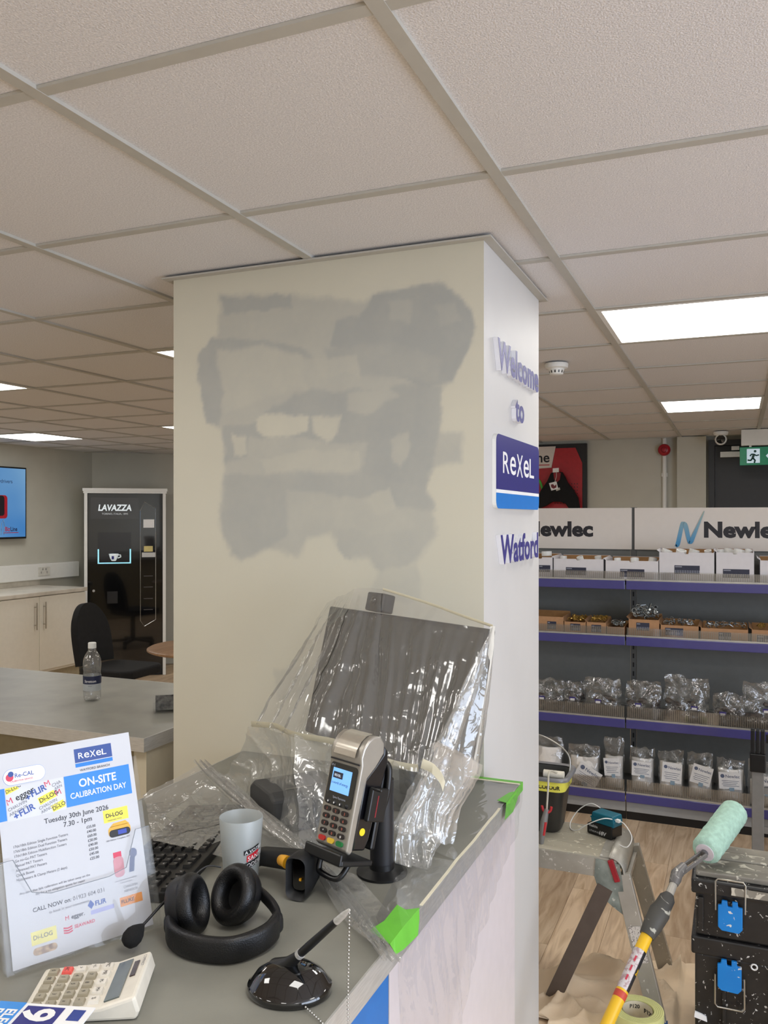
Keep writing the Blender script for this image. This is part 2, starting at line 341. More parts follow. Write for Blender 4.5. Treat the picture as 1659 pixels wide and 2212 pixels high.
# angle trim where the pillar meets the ceiling, one strip a side
zt = CEIL - .001
for n, (x0, x1, y0, y1) in enumerate(((PILX0 - .024, PILX1 + .024, PILY0 - .024, PILY0 - .0005), (PILX1 + .0005, PILX1 + .024, PILY0 - .0005, PILY1 + .024), (PILX0 - .024, PILX0 - .0005, PILY0, PILY1 + .024), (PILX0, PILX1, PILY1 + .0005, PILY1 + .024))):
    struct(M().bx(x0, x1, y0, y1, zt - .005, zt - .0005).build('trim_%d' % (n + 1), MTEE))
# walls
struct(M().bx(XL - .1, XL, YF - .1, 7.15, 0, CEIL + .1).build('wall_left', MWALL))
struct(M().prism([(-.02, 0), (.96, 0), (.96, CEIL + .1), (-.02, CEIL + .1)], 0, .1, mtx((XL, 7.15, 0), (.8, .6, 0), (-.6, .8, 0), (0, 0, 1))).build('wall_corner', MWALL))
struct(M().bx(XL + .3, XR + .1, YB, YB + .1, 0, CEIL + .1).build('wall_back', MWALL))
struct(M().bx(XL - .1, XR + .1, YF - .1, YF, 0, CEIL + .1).build('wall_front', MWALL))
WY0, WY1, WZ0, WZ1 = -2.1, 1.7, 0.25, 2.2        # shop window in the right-hand wall
r = M().bx(XR, XR + .1, YF, WY0, 0, CEIL + .1).bx(XR, XR + .1, WY1, YB, 0, CEIL + .1).bx(XR, XR + .1, WY0, WY1, 0, WZ0).bx(XR, XR + .1, WY0, WY1, WZ1, CEIL + .1)
struct(r.build('wall_right', MWALL))
wf = struct(M().bx(XR + .02, XR + .07, WY0, WY0 + .05, WZ0, WZ1).bx(XR + .02, XR + .07, WY1 - .05, WY1, WZ0, WZ1).bx(XR + .02, XR + .07, WY0, WY1, WZ0, WZ0 + .05).bx(XR + .02, XR + .07, WY0, WY1, WZ1 - .05, WZ1).bx(XR + .02, XR + .07, -.225, -.175, WZ0, WZ1).build('window_1', MALU))
M().bx(XR + .04, XR + .045, WY0 + .05, -.225, WZ0 + .05, WZ1 - .05).build('pane', clear('window_glass'), wf)
M().bx(XR + .04, XR + .045, -.175, WY1 - .05, WZ0 + .05, WZ1 - .05).build('pane', clear('window_glass'), wf)
# LED ceiling panels
def led_material():
    m = bpy.data.materials.new('led_diffuser'); m.use_nodes = True; nt = m.node_tree; nt.nodes.clear()
    o = nd(nt, 'ShaderNodeOutputMaterial'); e = nd(nt, 'ShaderNodeEmission'); e.inputs[0].default_value = (1.0, 0.978, 0.935, 1); e.inputs[1].default_value = LED
    nt.links.new(e.outputs[0], o.inputs[0]); m.cycles.emission_sampling = 'FRONT'; return m
MLED = led_material(); proto = None
seen = {(-0.442, 2.845): 'large glowing square ceiling light panel at the right edge of the picture', (-0.442, 5.245): 'smaller glowing ceiling light panel above the exit sign and shelving',
        (-2.242, 2.845): 'ceiling light panel whose corner shows left of the pillar, nearer one', (-4.042, 2.845): 'glowing ceiling light panel cut off by the left edge of the picture',
        (-5.842, 5.245): 'glowing ceiling light panel above the television on the left wall', (-4.042, 5.245): 'distant ceiling light panel with only its tip showing beside the pillar'}
for x in LX:
    for y in LY:
        t = thing('ceiling_light', seen.get((x, y), 'square ceiling light panel outside the picture overhead'), 'light', (x + .3, y + .3, CEIL), group='ceiling light panels')
        if proto is None:
            fr = M().bx(-.2875, .2875, -.2875, -.272, -.0005, .014).bx(-.2875, .2875, .272, .2875, -.0005, .014).bx(-.2875, -.272, -.272, .272, -.0005, .014).bx(.272, .2875, -.272, .272, -.0005, .014)
            a = fr.build('frame', MWHITE, t); b = M().add([(-.272, -.272, .001), (-.272, .272, .001), (.272, .272, .001), (.272, -.272, .001)], [(0, 1, 2, 3)]).build('diffuser', MLED, t); proto = (a, b)
        else:
            for s in proto: c = s.copy(); COL.objects.link(c); c.parent = t
# smoke detector
p = PZ(1202, 785, CEIL)
t = thing('smoke_detector', 'round white smoke detector on the ceiling right of the pillar', 'smoke detector', (p.x, p.y, CEIL - .001))
M().lathe([(0, 0), (.05, 0), (.052, -.004), (.05, -.02), (.036, -.024), (.0355, -.026)], 40).build('base', MWHITE, t, smooth=40)
M().lathe([(.0355, -.024), (.034, -.03), (.029, -.048), (.02, -.052), (0, -.053)], 40).build('cover', MWHITE, t, smooth=40)
s = M()
for k in range(12):
    a = k * math.pi / 6; s.bar((.033 * math.cos(a), .033 * math.sin(a), -.030), (.0302 * math.cos(a), .0302 * math.sin(a), -.043), .006, .0015, (math.cos(a), math.sin(a), 0))
s.build('vent_slots', MBLACK, t)
# lettering and sign plate on the pillar's right-hand side
MLET = mat('foam_letter_edge', (225, 225, 230), 0.45, var=.02); MLETF = mat('letter_face_blue', (74, 74, 140), 0.5, var=.02)
def letters(word, y0, y1, zb, cap, name, label, face):
    t = thing(name, label, 'lettering', (PILX1, (y0 + y1)/2, zb))
    vs, fs = text_geo(word, .028, 0); L0 = min(p[0] for p in vs); Lw = max(p[0] for p in vs) - L0; capu = 0.70
    size = cap / capu; k = (y1 - y0) / (Lw * size); x = 0.0
    for i, ch in enumerate(word):
        w0, _ = text_geo(word[:i] + '|', .0, 0); w1, _ = text_geo('|', .0, 0)
        adv = max(p[0] for p in w0) - max(p[0] for p in w1)
        cvs, _ = text_geo(ch, .028, 0); off = min(p[0] for p in cvs)
        base = (y0 - (y0 + y1)/2) + (adv + off - L0) * size * k
        fr = frame((.0004, base, 0), (0, 1, 0), (0, 0, 1))
        l = M().text(ch, fr, size, .028, depth=.013, sx=k).build('letter', MLET, t)
        f2 = frame((.0140, base, 0), (0, 1, 0), (0, 0, 1)); M().text(ch, f2, size, .028, sx=k).build('letter_face', face, l)
MLF2 = mat('letter_face_violet', (84, 84, 142), 0.5, var=.02)
letters('Welcome', 2.085, 2.560, 1.980, .074, 'welcome_lettering', 'raised foam lettering reading Welcome on the pillar side', MLF2)
letters('to', 2.270, 2.372, 1.866, .066, 'to_lettering', 'raised foam lettering reading to, below the word Welcome', MLF2)
letters('Watford', 2.112, 2.556, 1.481, .072, 'watford_lettering', 'raised blue and white lettering reading Watford below the sign plate', mat('letter_face_deep_blue', (52, 48, 130), 0.4, var=.02))
def rexel(mb, fn, h, w):
    """the word drawn with tall unicase strokes, h high and w wide"""
    k = h / .70
    vs = {}
    x = 0.0; segs = (('R', 1.0, .19), ('e', 1.30, .19), ('X', 1.12, .21), ('e', 1.30, .19), ('L', 1.0, .17)); tot = sum(a[2] for a in segs)
    for ch, sc, ad in segs:
        g, _ = text_geo(ch, 0.0, 0); gw = max(p[0] for p in g) - min(p[0] for p in g); tw = ad / tot * w * .86
        zoff = -.06 * h if ch == 'X' else 0.0
        mb.text(ch, (lambda u, v, q=0, x=x, zoff=zoff: fn(x + u, v + zoff, q)), k * sc, .006, sx=tw / (gw * k * sc)); x += ad / tot * w
    return mb
y0, y1, z0, z1 = 2.078, 2.574, 1.622, 1.812
t = thing('sign_plate', 'navy and blue sign plate with white lettering on the pillar side', 'sign', (PILX1, (y0+y1)/2, (z0+z1)/2))
TS = Matrix(((0, -1, 0, 0), (1, 0, 0, 0), (0, 0, 1, 0), (0, 0, 0, 1)))     # local outline x -> +y, depth y -> -x
def plate(r0, r1, m, name, zz0=None, zz1=None, corner=.022):
    hw, hh = (y1-y0)/2, (z1-z0)/2; P = rrect(2*hw, 2*hh, corner, 5)
    if zz0 is not None: P = [(a, max(zz0, min(zz1, b))) for a, b in P]
    return M().prism(P, -r1, -r0, TS).build(name, m, t)
plate(.0004, .011, MWHITE, 'backing'); plate(.0112, .0122, MNAVY, 'navy_field', -.046, .095); plate(.0112, .0122, MSKY, 'blue_band', -.095, -.055); plate(.0112, .0120, MPAPER, 'white_line', -.055, -.046)
rexel(M(), frame((.0125, -.185, -.002), (0, 1, 0), (0, 0, 1)), .056, .37).build('lettering', MPAPER, t)
# ================================================================== COUNTERS
MTOP = mat('grey_laminate', (134, 133, 124), 0.38, var=.10, scale=9, bump=.03, bscale=500, det=6)
CX0, CX1, CY0, CY1 = -1.255, -0.480, 0.35, 2.003
t = thing('counter_worktop', 'grey laminate worktop of the near counter with aluminium edge', 'worktop', (0, 0, 0))
M().bx(CX0 + .003, CX1 - .003, CY0, CY1, CZ - .036, CZ).build('slab', MTOP, t)
M().bx(CX1 - .003, CX1, CY0, CY1, CZ - .040, CZ + .0006).build('metal_edge', MALU, t)
M().bx(CX0, CX0 + .003, CY0, CY1, CZ - .040, CZ + .0006).build('metal_edge', MALU, t)
MPANEL = mat('white_counter_panel', (214, 206, 208), 0.35, var=.02)
t = thing('service_counter', 'counter base with white and blue front panels beneath the near worktop', 'counter', (0, 0, 0))
M().bx(CX0 + .06, CX1 - .03, CY0 + .02, CY1 - .003, .0, CZ - .042).build('carcass', mat('carcass_grey', (150, 148, 140), .6), t)
M().bx(CX1 - .029, CX1 - .012, 1.203, CY1 - .003, .002, CZ - .042).build('white_panel', MPANEL, t)
M().bx(CX1 - .029, CX1 - .012, CY0 + .02, 1.200, .002, CZ - .042).build('blue_panel', mat('blue_counter_panel', (0, 108, 186), .35, var=.02), t)
# far counter to the left of the pillar
BX1, BY0, BY1 = -1.586, 2.000, 2.715
t = thing('counter_worktop', 'grey laminate worktop of the far counter with the water bottle on it', 'worktop', (0, 0, 0))
M().bx(-5.0, BX1 - .003, BY0 + .003, BY1 - .003, CZ - .036, CZ).build('slab', MTOP, t)
M().bx(-5.0, BX1, BY0, BY0 + .003, CZ - .040, CZ + .0006).build('metal_edge', MALU, t)
M().bx(BX1 - .003, BX1, BY0 + .003, BY1 - .003, CZ - .040, CZ + .0006).build('metal_edge', MALU, t)
M().bx(-5.0, BX1, BY1 - .003, BY1, CZ - .040, CZ + .0006).build('metal_edge', MALU, t)
t = thing('service_counter', 'cream counter base with a pale end post under the far worktop', 'counter', (0, 0, 0))
MCREAM = mat('cream_board', (206, 198, 176), .5, var=.02)
M().bx(-4.98, BX1 - .05, BY0 + .16, BY1 - .03, 0, CZ - .042).build('carcass', mat('beige_carcass', (150, 140, 112), .6), t)
M().bx(BX1 - .06, BX1 - .015, BY0 + .03, BY0 + .09, 0, CZ - .042).build('end_post', MCREAM, t)
M().bx(BX1 - .049, BX1 - .02, BY0 + .09, BY1 - .03, 0, CZ - .042).build('end_panel', MCREAM, t)
M().bx(-2.5, -2.45, BY0 + .03, BY0 + .09, 0, CZ - .042).build('end_post', MCREAM, t)
# ================================================================== ITEMS ON THE FAR COUNTER
p = PZ(199, 1512, CZ)
t = thing('water_bottle', 'clear plastic water bottle with white cap and navy label, on the far counter', 'bottle', (p.x, p.y, CZ + .0005), TH)
k = 1.0
prof = [(.004, .004), (.020, 0), (.027, .003), (.030, .012), (.0305, .05), (.0305, .088), (.029, .096), (.0285, .102), (.030, .112), (.0312, .125), (.030, .140), (.025, .156), (.018, .168), (.0135, .174), (.0130, .184)]
MBOT = film('bottle_plastic', dens=.05, streak=.04, gloss=.22, rough=.04, bump=.25, bscale=60)
M().lathe(prof, 32).build('body', MBOT, t, smooth=60)
M().lathe([(0, .0045), (.019, .0025), (.026, .005), (.0285, .012), (.0290, .088), (0, .088)], 24).build('water', clear('water', (225, 235, 235), .12, .02, .05), t, smooth=60)
lb = M().lathe([(.0309, .036), (.0309, .088)], 40); lb.build('label_band', mat('label_pale', (176, 180, 182), .4), t, smooth=60)
lb = M().lathe([(.0311, .060), (.0311, .0875)], 40).build('label_navy', mat('label_navy', (26, 34, 66), .35), t, smooth=60)
def wrap(r, a0, zc): return lambda u, v, w=0: Vector(((r + w) * math.cos(a0 + u / r), (r + w) * math.sin(a0 + u / r), zc + v))
M().text('Stretton', wrap(.0314, -math.pi/2 + .10, .066), .0125, .006, 'CENTER').build('lettering', MPAPER, t)
M().text('water', wrap(.0312, -math.pi/2 + .1, .052), .006, 0, 'CENTER').build('small_print', mat('grey_print', (90, 96, 100), .5), t)
M().lathe([(0, .202), (.012, .202), (.0138, .2), (.0142, .184), (.0138, .182), (.012, .182)], 32).build('cap', MWHITE, t, smooth=40)
p = PZ(352, 1537, CZ)
t = thing('card_holder', 'small acrylic holder of dark cards at the pillar end of the far counter', 'card holder', (p.x, p.y, CZ + .0005), TH + .25)
M().bx(-.03, .06, -.025, -.022, 0, .035).bx(-.03, .06, .03, .033, 0, .05).bx(-.03, .06, -.022, .03, 0, .003).bx(-.03, -.027, -.022, .03, .003, .035).build('holder', clear('acrylic', gloss=.02, dens=.03, fc=.16), t)
c = M()
for i in range(6): c.bx(-.024, .058, -.015 + i * .007, -.0135 + i * .007, .004, .052, Matrix.Rotation(-.25, 4, 'X'))
c.build('cards', mat('dark_card', (36, 36, 38), .4, col2=(120, 120, 118), scale=60), t)
# ================================================================== LEAFLET IN ACRYLIC HOLDER
bl, br = PZ(24, 2112, CZ), PZ(345, 2003, CZ)
ux = (br - bl); ux.z = 0; ux.normalize(); nn = Vector((ux.y, -ux.x, 0)); lean = math.radians(18)
up = (Vector((0, 0, 1)) * math.cos(lean) - nn * math.sin(lean)); dep = ux.cross(up) * -1      # local: x across, y back, z up
M4 = mtx(bl + Vector((0, 0, .004)) + nn * .002, ux, dep, up)
t = thing('leaflet_holder', 'clear acrylic leaflet stand holding the calibration poster', 'leaflet holder', M4=M4)
MACR = MATS['acrylic']
M().bx(-.007, .222, .0055, .0080, 0.0, .262).build('back_plate', MACR, t)
P = [(-.007, 0), (.222, 0), (.222, .150), (.200, .150), (.178, .098), (.150, .092), (.062, .092), (.036, .100), (.014, .150), (-.007, .150)]
M().prism(P, -.0075, -.0055).build('front_pocket', MACR, t)
M().tube([(a, -.0066, b) for a, b in P[2:]], .0006, 6).build('pocket_edge', mat('acrylic_edge', (136, 142, 150), .2), t)
M().bx(-.0085, -.007, -.0075, .008, 0, .262).bx(.222, .2235, -.0075, .008, 0, .150).bx(-.007, .222, -.0055, .0055, 0, .0018).build('sides', MACR, t)
Rf = Matrix.Rotation(lean, 4, 'X')
M().bx(-.007, .222, .008, .09, -.001, .0015, Matrix.Rotation(lean, 4, 'X')).build('foot', MACR, t)
PT = thing('calibration_poster', 'white poster headed ON-SITE CALIBRATION DAY in an acrylic stand', 'poster', M4=M4 @ Matrix.Translation((.003, .002, .004)))
PWd, PHt = .210, .297
M().bx(0, PWd, 0, .0010, 0, PHt).build('sheet', mat('glossy_paper', (198, 199, 204), .42, var=.01), PT)
yb = -.0003
def fr(u, v): return frame((u, yb, v), (1, 0, 0), (0, 0, 1))
def rect(mb, u0, u1, v0, v1, y=-.0002): return mb.add([(u0, y, v0), (u1, y, v0), (u1, y, v1), (u0, y, v1)], [(0, 1, 2, 3)])
def T_(mb, st, u, mm, size, bold=0.0, al='LEFT', sx=1.0, y=-.0004): return mb.text(st, frame((u, y, PHt - mm / 1000), (1, 0, 0), (0, 0, 1)), size / 1000, bold, al, sx=sx)
V = lambda mm: PHt - mm / 1000
for u0, u1 in ((.000, .011), (.098, .203)): rect(M(), u0, u1, V(96), V(50)).build('blue_banner', mat('poster_blue', (0, 124, 214), .3, var=.02), PT)
b = M(); rect(b, .118, .178, V(33), V(12)); b.build('logo_navy', mat('poster_navy', (16, 62, 140), .3, var=.02), PT)
b = M(); rect(b, .118, .178, V(40), V(34.2)); b.build('logo_blue', MSKY, PT)
rexel(M(), frame((.124, -.0004, V(27.5)), (1, 0, 0), (0, 0, 1)), .009, .046).build('logo_lettering', MPAPER, PT)
def TL(m, *a, name='text_line', **k): return T_(M(), *a, **k).build(name, m, PT)
TL(MPAPER, 'ON-SITE', .150, 70, 17, .02, 'CENTER', .95, name='banner_heading'); TL(MPAPER, 'CALIBRATION DAY', .150, 85, 12, .012, 'CENTER', .86, name='banner_heading')
b = M(); rect(b, .012, .097, V(98), V(50), -.00015); b.build('brand_collage', mat('collage_grey', (206, 208, 216), .3, var=.03), PT)
# slanted brand names inside the collage, kept inside its frame
def sl(mb, st, u, mm, size, bold=.01, a=.30):
    c, s_ = math.cos(a), math.sin(a); U0, V0 = u, V(mm)
    vs, fs = text_geo(st, bold, 0); o = len(mb.v); sz = size / 1000; x0 = min(p[0] for p in vs)
    for p in vs:
        uu, vv = (p[0] - x0) * sz, p[1] * sz
        mb.v.append(Vector((min(.097, max(.012, U0 + uu * c - vv * s_)), -.0004, min(V(50), max(V(98), V0 + uu * s_ + vv * c)))))
    mb.f += [[i + o for i in f] for f in fs]
k = M(); sl(k, 'egger', .0265, 71, 13, .012); sl(k, 'Di-LOG', .060, 81, 9, .015); sl(k, 'Di-LOG', .078, 96, 8, .012); sl(k, 'Di-LOG', .013, 58, 7, .012); k.build('collage_black_print', MPRINTK, PT)
k = M(); sl(k, 'M', .0135, 75, 13, .012); sl(k, 'M', .070, 60, 12, .012); sl(k, 'M', .085, 76, 12, .012); k.build('collage_red_print', mat('print_red', (206, 52, 84), .4), PT)
k = M(); sl(k, 'FLIR', .049, 70, 13, .03); sl(k, 'FLIR', .030, 94, 13, .03); sl(k, '+', .041, 74, 12, .05); sl(k, '+', .022, 97, 12, .05); k.build('collage_blue_print', mat('print_blue', (52, 84, 160), .4), PT)
k = M(); sl(k, 'CHAUVIN', .014, 84, 6.5); sl(k, 'ARNOUX', .015, 91, 6.5); sl(k, 'CHAUVIN', .058, 91, 6.5); sl(k, 'ARNOUX', .060, 97, 6.5); sl(k, 'CHA', .080, 62, 7); sl(k, 'ARN', .083, 67, 6); k.build('collage_grey_print', mat('print_grey', (120, 122, 128), .5), PT)
def slrect(mb, u, mm, w, h, a=.30, y=-.00028):
    c, s_ = math.cos(a), math.sin(a); vv = [(0, -.002), (w, -.002), (w, h), (0, h)]
    mb.add([(min(.097, max(.012, u + p * c - q * s_)), y, min(V(50), max(V(98), V(mm) + p * s_ + q * c))) for p, q in vv], [(0, 1, 2, 3)])
for a in ((.059, 82, .026, .009), (.077, 97, .020, .009), (.012, 58, .02, .008)): k = M(); slrect(k, *a); k.build('collage_yellow_patch', mat('print_yellow', (236, 220, 70), .4), PT)
MPD = mat('poster_dark_print', (40, 40, 52), .5, var=.02); MPG = mat('poster_grey_print', (96, 96, 104), .5, var=.02)
TL(MPD, 'WATFORD BRANCH', .148, 47, 5.2, .004, 'CENTER'); TL(MPD, 'Tuesday 30th June 2026', .112, 112, 10.2, .006, 'CENTER'); TL(MPD, '7.30 - 1pm', .112, 123, 10.2, .006, 'CENTER')
for i, pr in enumerate(('£25.00', '£40.00', '£60.00', '£30.00', '£40.00', '£50.00', '£45.00', '£25.00')): TL(MPD, pr, .124, 133 + i * 6.6, 5.3, .008, name='price')
TL(MPD, 'CALL NOW on:', .034, 229, 8.2, .012); TL(MPD, 'Di-LOG', .156, 124.5, 8.4, .022, name='brand_name'); TL(MPD, 'FLUKE', .164, 254, 7.5, .02, name='brand_name'); TL(MPD, 'egger.', .087, 253, 8.4, .015, name='brand_name')
TL(MATS['print_grey'], 'Di-LOG', .031, 266, 8.4, .012, name='brand_name')
for i, s_ in enumerate(('17th/18th Edition Single Function Testers', '17th/18th Edition Dual Function Testers', '17th/18th Edition Multifunction Testers', 'Go no-Go PAT Testers', 'Manual PAT Testers', 'Advanced PAT Pesters', 'Check Boxes', 'Multimeters & Clamp Meters (2 days)')): TL(MPG, s_, .016, 136 + i * 6.6, 5.2, .003, sx=.92)
for a in (('Any item that fails calibration will be taken away on the', .018, 201, 4.6), ('day for a no obligation quote for repair', .040, 207, 4.6), ('01923 604 031', .092, 229, 8.2, .003), ('to book in your instruments.', .056, 237, 5.2), ('measurably better', .158, 130, 3.2), ('18th Edition Compliant MFT', .152, 160, 3.4), ('Low Consumption & Leakage', .158, 221, 3.0), ('Current Clamp', .166, 225, 3.0), ('CHAUVIN', .170, 233, 5.2), ('ARNOUX', .170, 239, 5.2)): TL(MPG, *a)
rect(M(), .152, .192, V(132), V(113)).build('yellow_patch', MATS['print_yellow'], PT); rect(M(), .028, .064, V(273), V(255)).build('yellow_patch', mat('print_faded_yellow', (226, 218, 130), .4), PT)
b = M(); rect(b, .162, .198, V(258), V(245)); b.build('orange_patch', mat('print_orange', (224, 140, 52), .4), PT)
RD = MATS['print_red']; TL(RD, 'M', .078, 253, 8.4, .012, name='brand_name'); TL(RD, 'SEAWARD', .090, 267, 6.6, .02, name='brand_name'); TL(RD, 'CALIBRATION SERVICES', .020, 43.5, 3.6, .004, sx=.84, y=-.0012); rect(M(), .160, .173, V(186), V(178)).build('red_patch', RD, PT)
for q in range(3): M().prism([(.074, V(270 - q * 3.3)), (.0805, V(271.6 - q * 3.3)), (.087, V(270 - q * 3.3)), (.087, V(268 - q * 3.3)), (.0805, V(269.6 - q * 3.3)), (.074, V(268 - q * 3.3))], -.0004, -.0002).build('brand_mark', RD, PT)
TL(MATS['print_blue'], 'FLIR', .124, 245, 9.5, .03, name='brand_name'); TL(MATS['print_blue'], 'Re-CAL', .027, 37.5, 8.6, .012, name='brand_name', y=-.0012); M().prism([(.1175, V(248)), (.1225, V(242)), (.1175, V(235)), (.1125, V(242))], -.0004, -.0002).build('brand_mark', MATS['print_blue'], PT)
b = M(); rect(b, .116, .152, V(256), V(250)); b.build('lavender_patch', mat('print_lavender', (160, 162, 206), .4), PT)
k = M(); k.prism(rrect(.062, .024, .0118, 6, .041, V(36)), -.00012, -.0001); k.build('pill_outline', mat('print_pale_blue', (150, 166, 206), .4), PT)
k = M(); k.prism(rrect(.0605, .0225, .0110, 6, .041, V(36)), -.0008, -.00013); k.build('pill_fill', MPAPER, PT)
k = M(); k.prism(rrect(.011, .011, .0054, 6, .0195, V(36)), -.0011, -.0003); k.build('logo_dot', MATS['print_red'], PT)
k = M(); k.prism(rrect(.008, .008, .0039, 6, .0215, V(31.5)), -.0013, -.0006); k.build('logo_dot', MATS['poster_navy'], PT)
# printed pictures of instruments
k = M(); k.prism(rrect(.036, .016, .006, 5, .175, V(147)), -.0004, -.0002); k.prism([(.160, V(140)), (.166, V(135)), (.186, V(134)), (.192, V(140))], -.0004, -.0002); k.build('printed_tester_case', mat('print_amber', (222, 168, 40), .4), PT)
k = M(); k.prism(rrect(.034, .011, .005, 5, .175, V(150)), -.0006, -.0004); k.build('printed_tester_panel', MPRINTK, PT)
k = M(); rect(k, .172, .186, V(153), V(146.5), -.0007); k.build('printed_tester_screen', mat('print_screen_blue', (34, 62, 170), .4), PT)
k = M(); k.prism(rrect(.016, .030, .006, 5, .167, V(200)), -.0005, -.0002); k.build('printed_clamp_body', mat('print_rose', (200, 140, 150), .4), PT)
k = M(); k.prism([(.182, V(212)), (.190, V(212)), (.194, V(190)), (.186, V(190))], -.0005, -.0002); k.prism(rrect(.012, .014, .006, 5, .192, V(185)), -.0005, -.0002); k.build('printed_clamp_meter', mat('print_slate', (70, 82, 120), .4), PT)
k = M(); k.prism(rrect(.034, .010, .005, 5, .046, V(282)), -.0005, -.0002); k.build('printed_terminal_block', mat('print_brown', (110, 84, 66), .4, col2=(206, 176, 140), scale=120), PT)
# ================================================================== ITEMS ON THE NEAR COUNTER
# ---- calculator
c0 = PZ(92, 2113, CZ); ud = Vector((.885, .465, 0)); wd = Vector((.465, -.885, 0))
t = thing('calculator', 'cream desk calculator with grey keys and one red key, display to the right', 'calculator', M4=mtx(c0 - wd * .004 + Vector((0, 0, .0008)), ud, -wd, (0, 0, 1)))
MCALC = mat('cream_plastic', (226, 220, 206), .4)
L, Wd = .150, .118
P = [(0, 0), (L, 0), (L + .004, .010), (L - .002, .030), (L - .045, .017), (.004, .011)]
M().prism(P, -Wd, 0).build('case', MCALC, t, bev=.004)
def ctop(x): return .011 + (x - .004) * .006 / (L - .049) if x < L - .045 else .017 + (x - (L - .045)) * .013 / .043
MK1 = mat('calc_key_taupe', (160, 152, 132), .5); MK2 = mat('calc_key_cream', (222, 216, 204), .5); MK3 = mat('calc_key_red', (232, 96, 88), .5)
lab = [['0', 'AC', '>', '+/-', 'MC'], ['00', '1', '4', '7', 'MR'], ['.', '2', '5', '8', 'M-'], ['+', '3', '6', '9', 'M+'], ['=', '-', 'x', '÷', '%']]
for i in range(5):
    for j in range(5):
        x = .012 + j * .0185; y = -.010 - i * .0205; z = ctop(x + .007)
        m = MK3 if (i == 0 and j == 1) else (MK2 if j == 4 or (i == 0 and j in (2, 3)) else MK1)
        kx = .0145; ky = .0155
        k = M().add([(x, y - ky, z - .001), (x + kx, y - ky, z - .001), (x + kx, y, z - .001), (x, y, z - .001), (x + .0015, y - ky + .0015, z + .0045), (x + kx - .0015, y - ky + .0015, z + .0045), (x + kx - .0015, y - .0015, z + .0045), (x + .0015, y - .0015, z + .0045)],
                    [(3,2,1,0),(4,5,6,7),(0,1,5,4),(1,2,6,5),(2,3,7,6),(3,0,4,7)]).build('key', m, t)
        M().text(lab[i][j], frame((x + .011, y - ky/2, z + .0048), (0, -1, 0), (1, 0, 0)) if False else frame((x + .0045, y - ky/2, z + .0048), (0, -1, 0), (1, 0, 0)), .0075, .0, 'CENTER').build('key_legend', mat('legend_dark', (70, 66, 60), .5), k)
sl_ = math.atan2(.013, .043)
TD = Matrix.Translation((L - .043, 0, .0185)) @ Matrix.Rotation(-sl_, 4, 'Y')
M().bx(0, .020, -.106, -.012, -.001, .0008, TD).build('display', mat('lcd_grey', (84, 94, 92), .2, coat=.5), t)
M().bx(.024, .031, -.060, -.022, -.001, .0006, TD).build('solar_cell', mat('solar_brown', (62, 48, 48), .25), t)
q0 = TD @ Vector((.036, -.014, .0012)); qx = TD.to_3x3() @ Vector((1, 0, 0))
M().text('COMPACT', frame(q0, (0, -1, 0), qx), .006, 0).build('maker_print', MPG, t)
# ---- brochure lying on the calculator
b0 = PZ(206, 2180, CZ + .030); bx_ = Vector((-.885, -.465, 0)); by_ = Vector((.5, -.866, 0))
bx_ = (PZ(0, 2166, CZ + .030) - b0); bx_.z = 0; bx_.normalize(); by_ = Vector((-bx_.y, bx_.x, 0)); by_ = by_ if by_.y < 0 else -by_
zz = bx_.cross(by_)
t = thing('brochure', 'folded leaflet with blue blocks and a large figure 9 on the calculator', 'leaflet', M4=mtx(b0 + Vector((0, 0, .002)), bx_, by_, zz))
sg = 1 if zz.z > 0 else -1
MB_ = lambda u0, u1, v0, v1, h0, h1: M().bx(u0, u1, v0, v1, min(sg*h0, sg*h1), max(sg*h0, sg*h1))
MB_(0, .20, 0, .15, -.0015, .0).build('sheet', MPAPER, t)
MB_(.036, .085, .006, .15, .0002, .0006).build('navy_block', MNAVY, t)
MB_(.090, .125, .000, .15, .0002, .0006).build('blue_block', mat('brochure_blue', (52, 140, 222), .4), t)
MB_(.008, .024, .008, .030, .0002, .0006).build('logo_block', mat('brochure_logo', (40, 60, 140), .4), t)
def bt(st, u, v, size, bold, ang=0): return M().text(st, lambda a, b, w=0: Vector((u - b, v + a, sg * .0009)), size, bold)
bt('9', .082, .010, .056, .03).build('figure', MPAPER, t); bt('ELEC', .106, .016, .019, .03).build('white_lettering', MPAPER, t); bt('ESSE', .123, .016, .019, .03).build('white_lettering', MPAPER, t)
bt('you', .152, .006, .022, .02).build('blue_lettering', mat('brochure_blue_print', (60, 120, 200), .4), t)
# ---- headset
MHS = mat('headset_leatherette', (12, 12, 13), .42, var=.2, bump=.3, bscale=500); MHP = mat('headset_plastic', (20, 20, 22), .45, var=.2)
def c2r(lat, D, h): return cam2room(lat, D, CZ + h)
t = thing('headset', 'black over-ear headset with boom microphone lying on the near counter', 'headset', (0, 0, 0))
def cup(lat, D, h, ax, r, name):
    c = c2r(lat, D, h); a = Vector((CT * ax[0] - ST * ax[1], ST * ax[0] + CT * ax[1], ax[2])).normalized(); x = a.cross(Vector((0, 0, 1))).normalized(); y = a.cross(x)
    T = mtx(c, x * 0.92, y * 1.08, a)
    M().lathe([(0, -.030), (r * .5, -.029), (r * .85, -.022), (r * .98, -.010), (r * .98, 0)], 36, T).build(name + '_shell', MHP, t, smooth=50)
    pr = [(r * .98, -.004)]
    for i in range(13):
        q = math.pi * (-.5 + i / 12); pr.append((r * .78 + r * .26 * math.cos(q * 1.0) , .008 + .014 * math.sin(q)))
    pr += [(r * .52, .016), (r * .50, .002), (r * .48, -.006)]
    o = M().lathe(pr, 36, T).build(name + '_cushion', MHS, t, smooth=60)
    M().lathe([(0, -.004), (r * .55, -.004)], 24, T).build('inner_mesh', mat('headset_mesh', (6, 6, 7), .9), o)
    return c, a
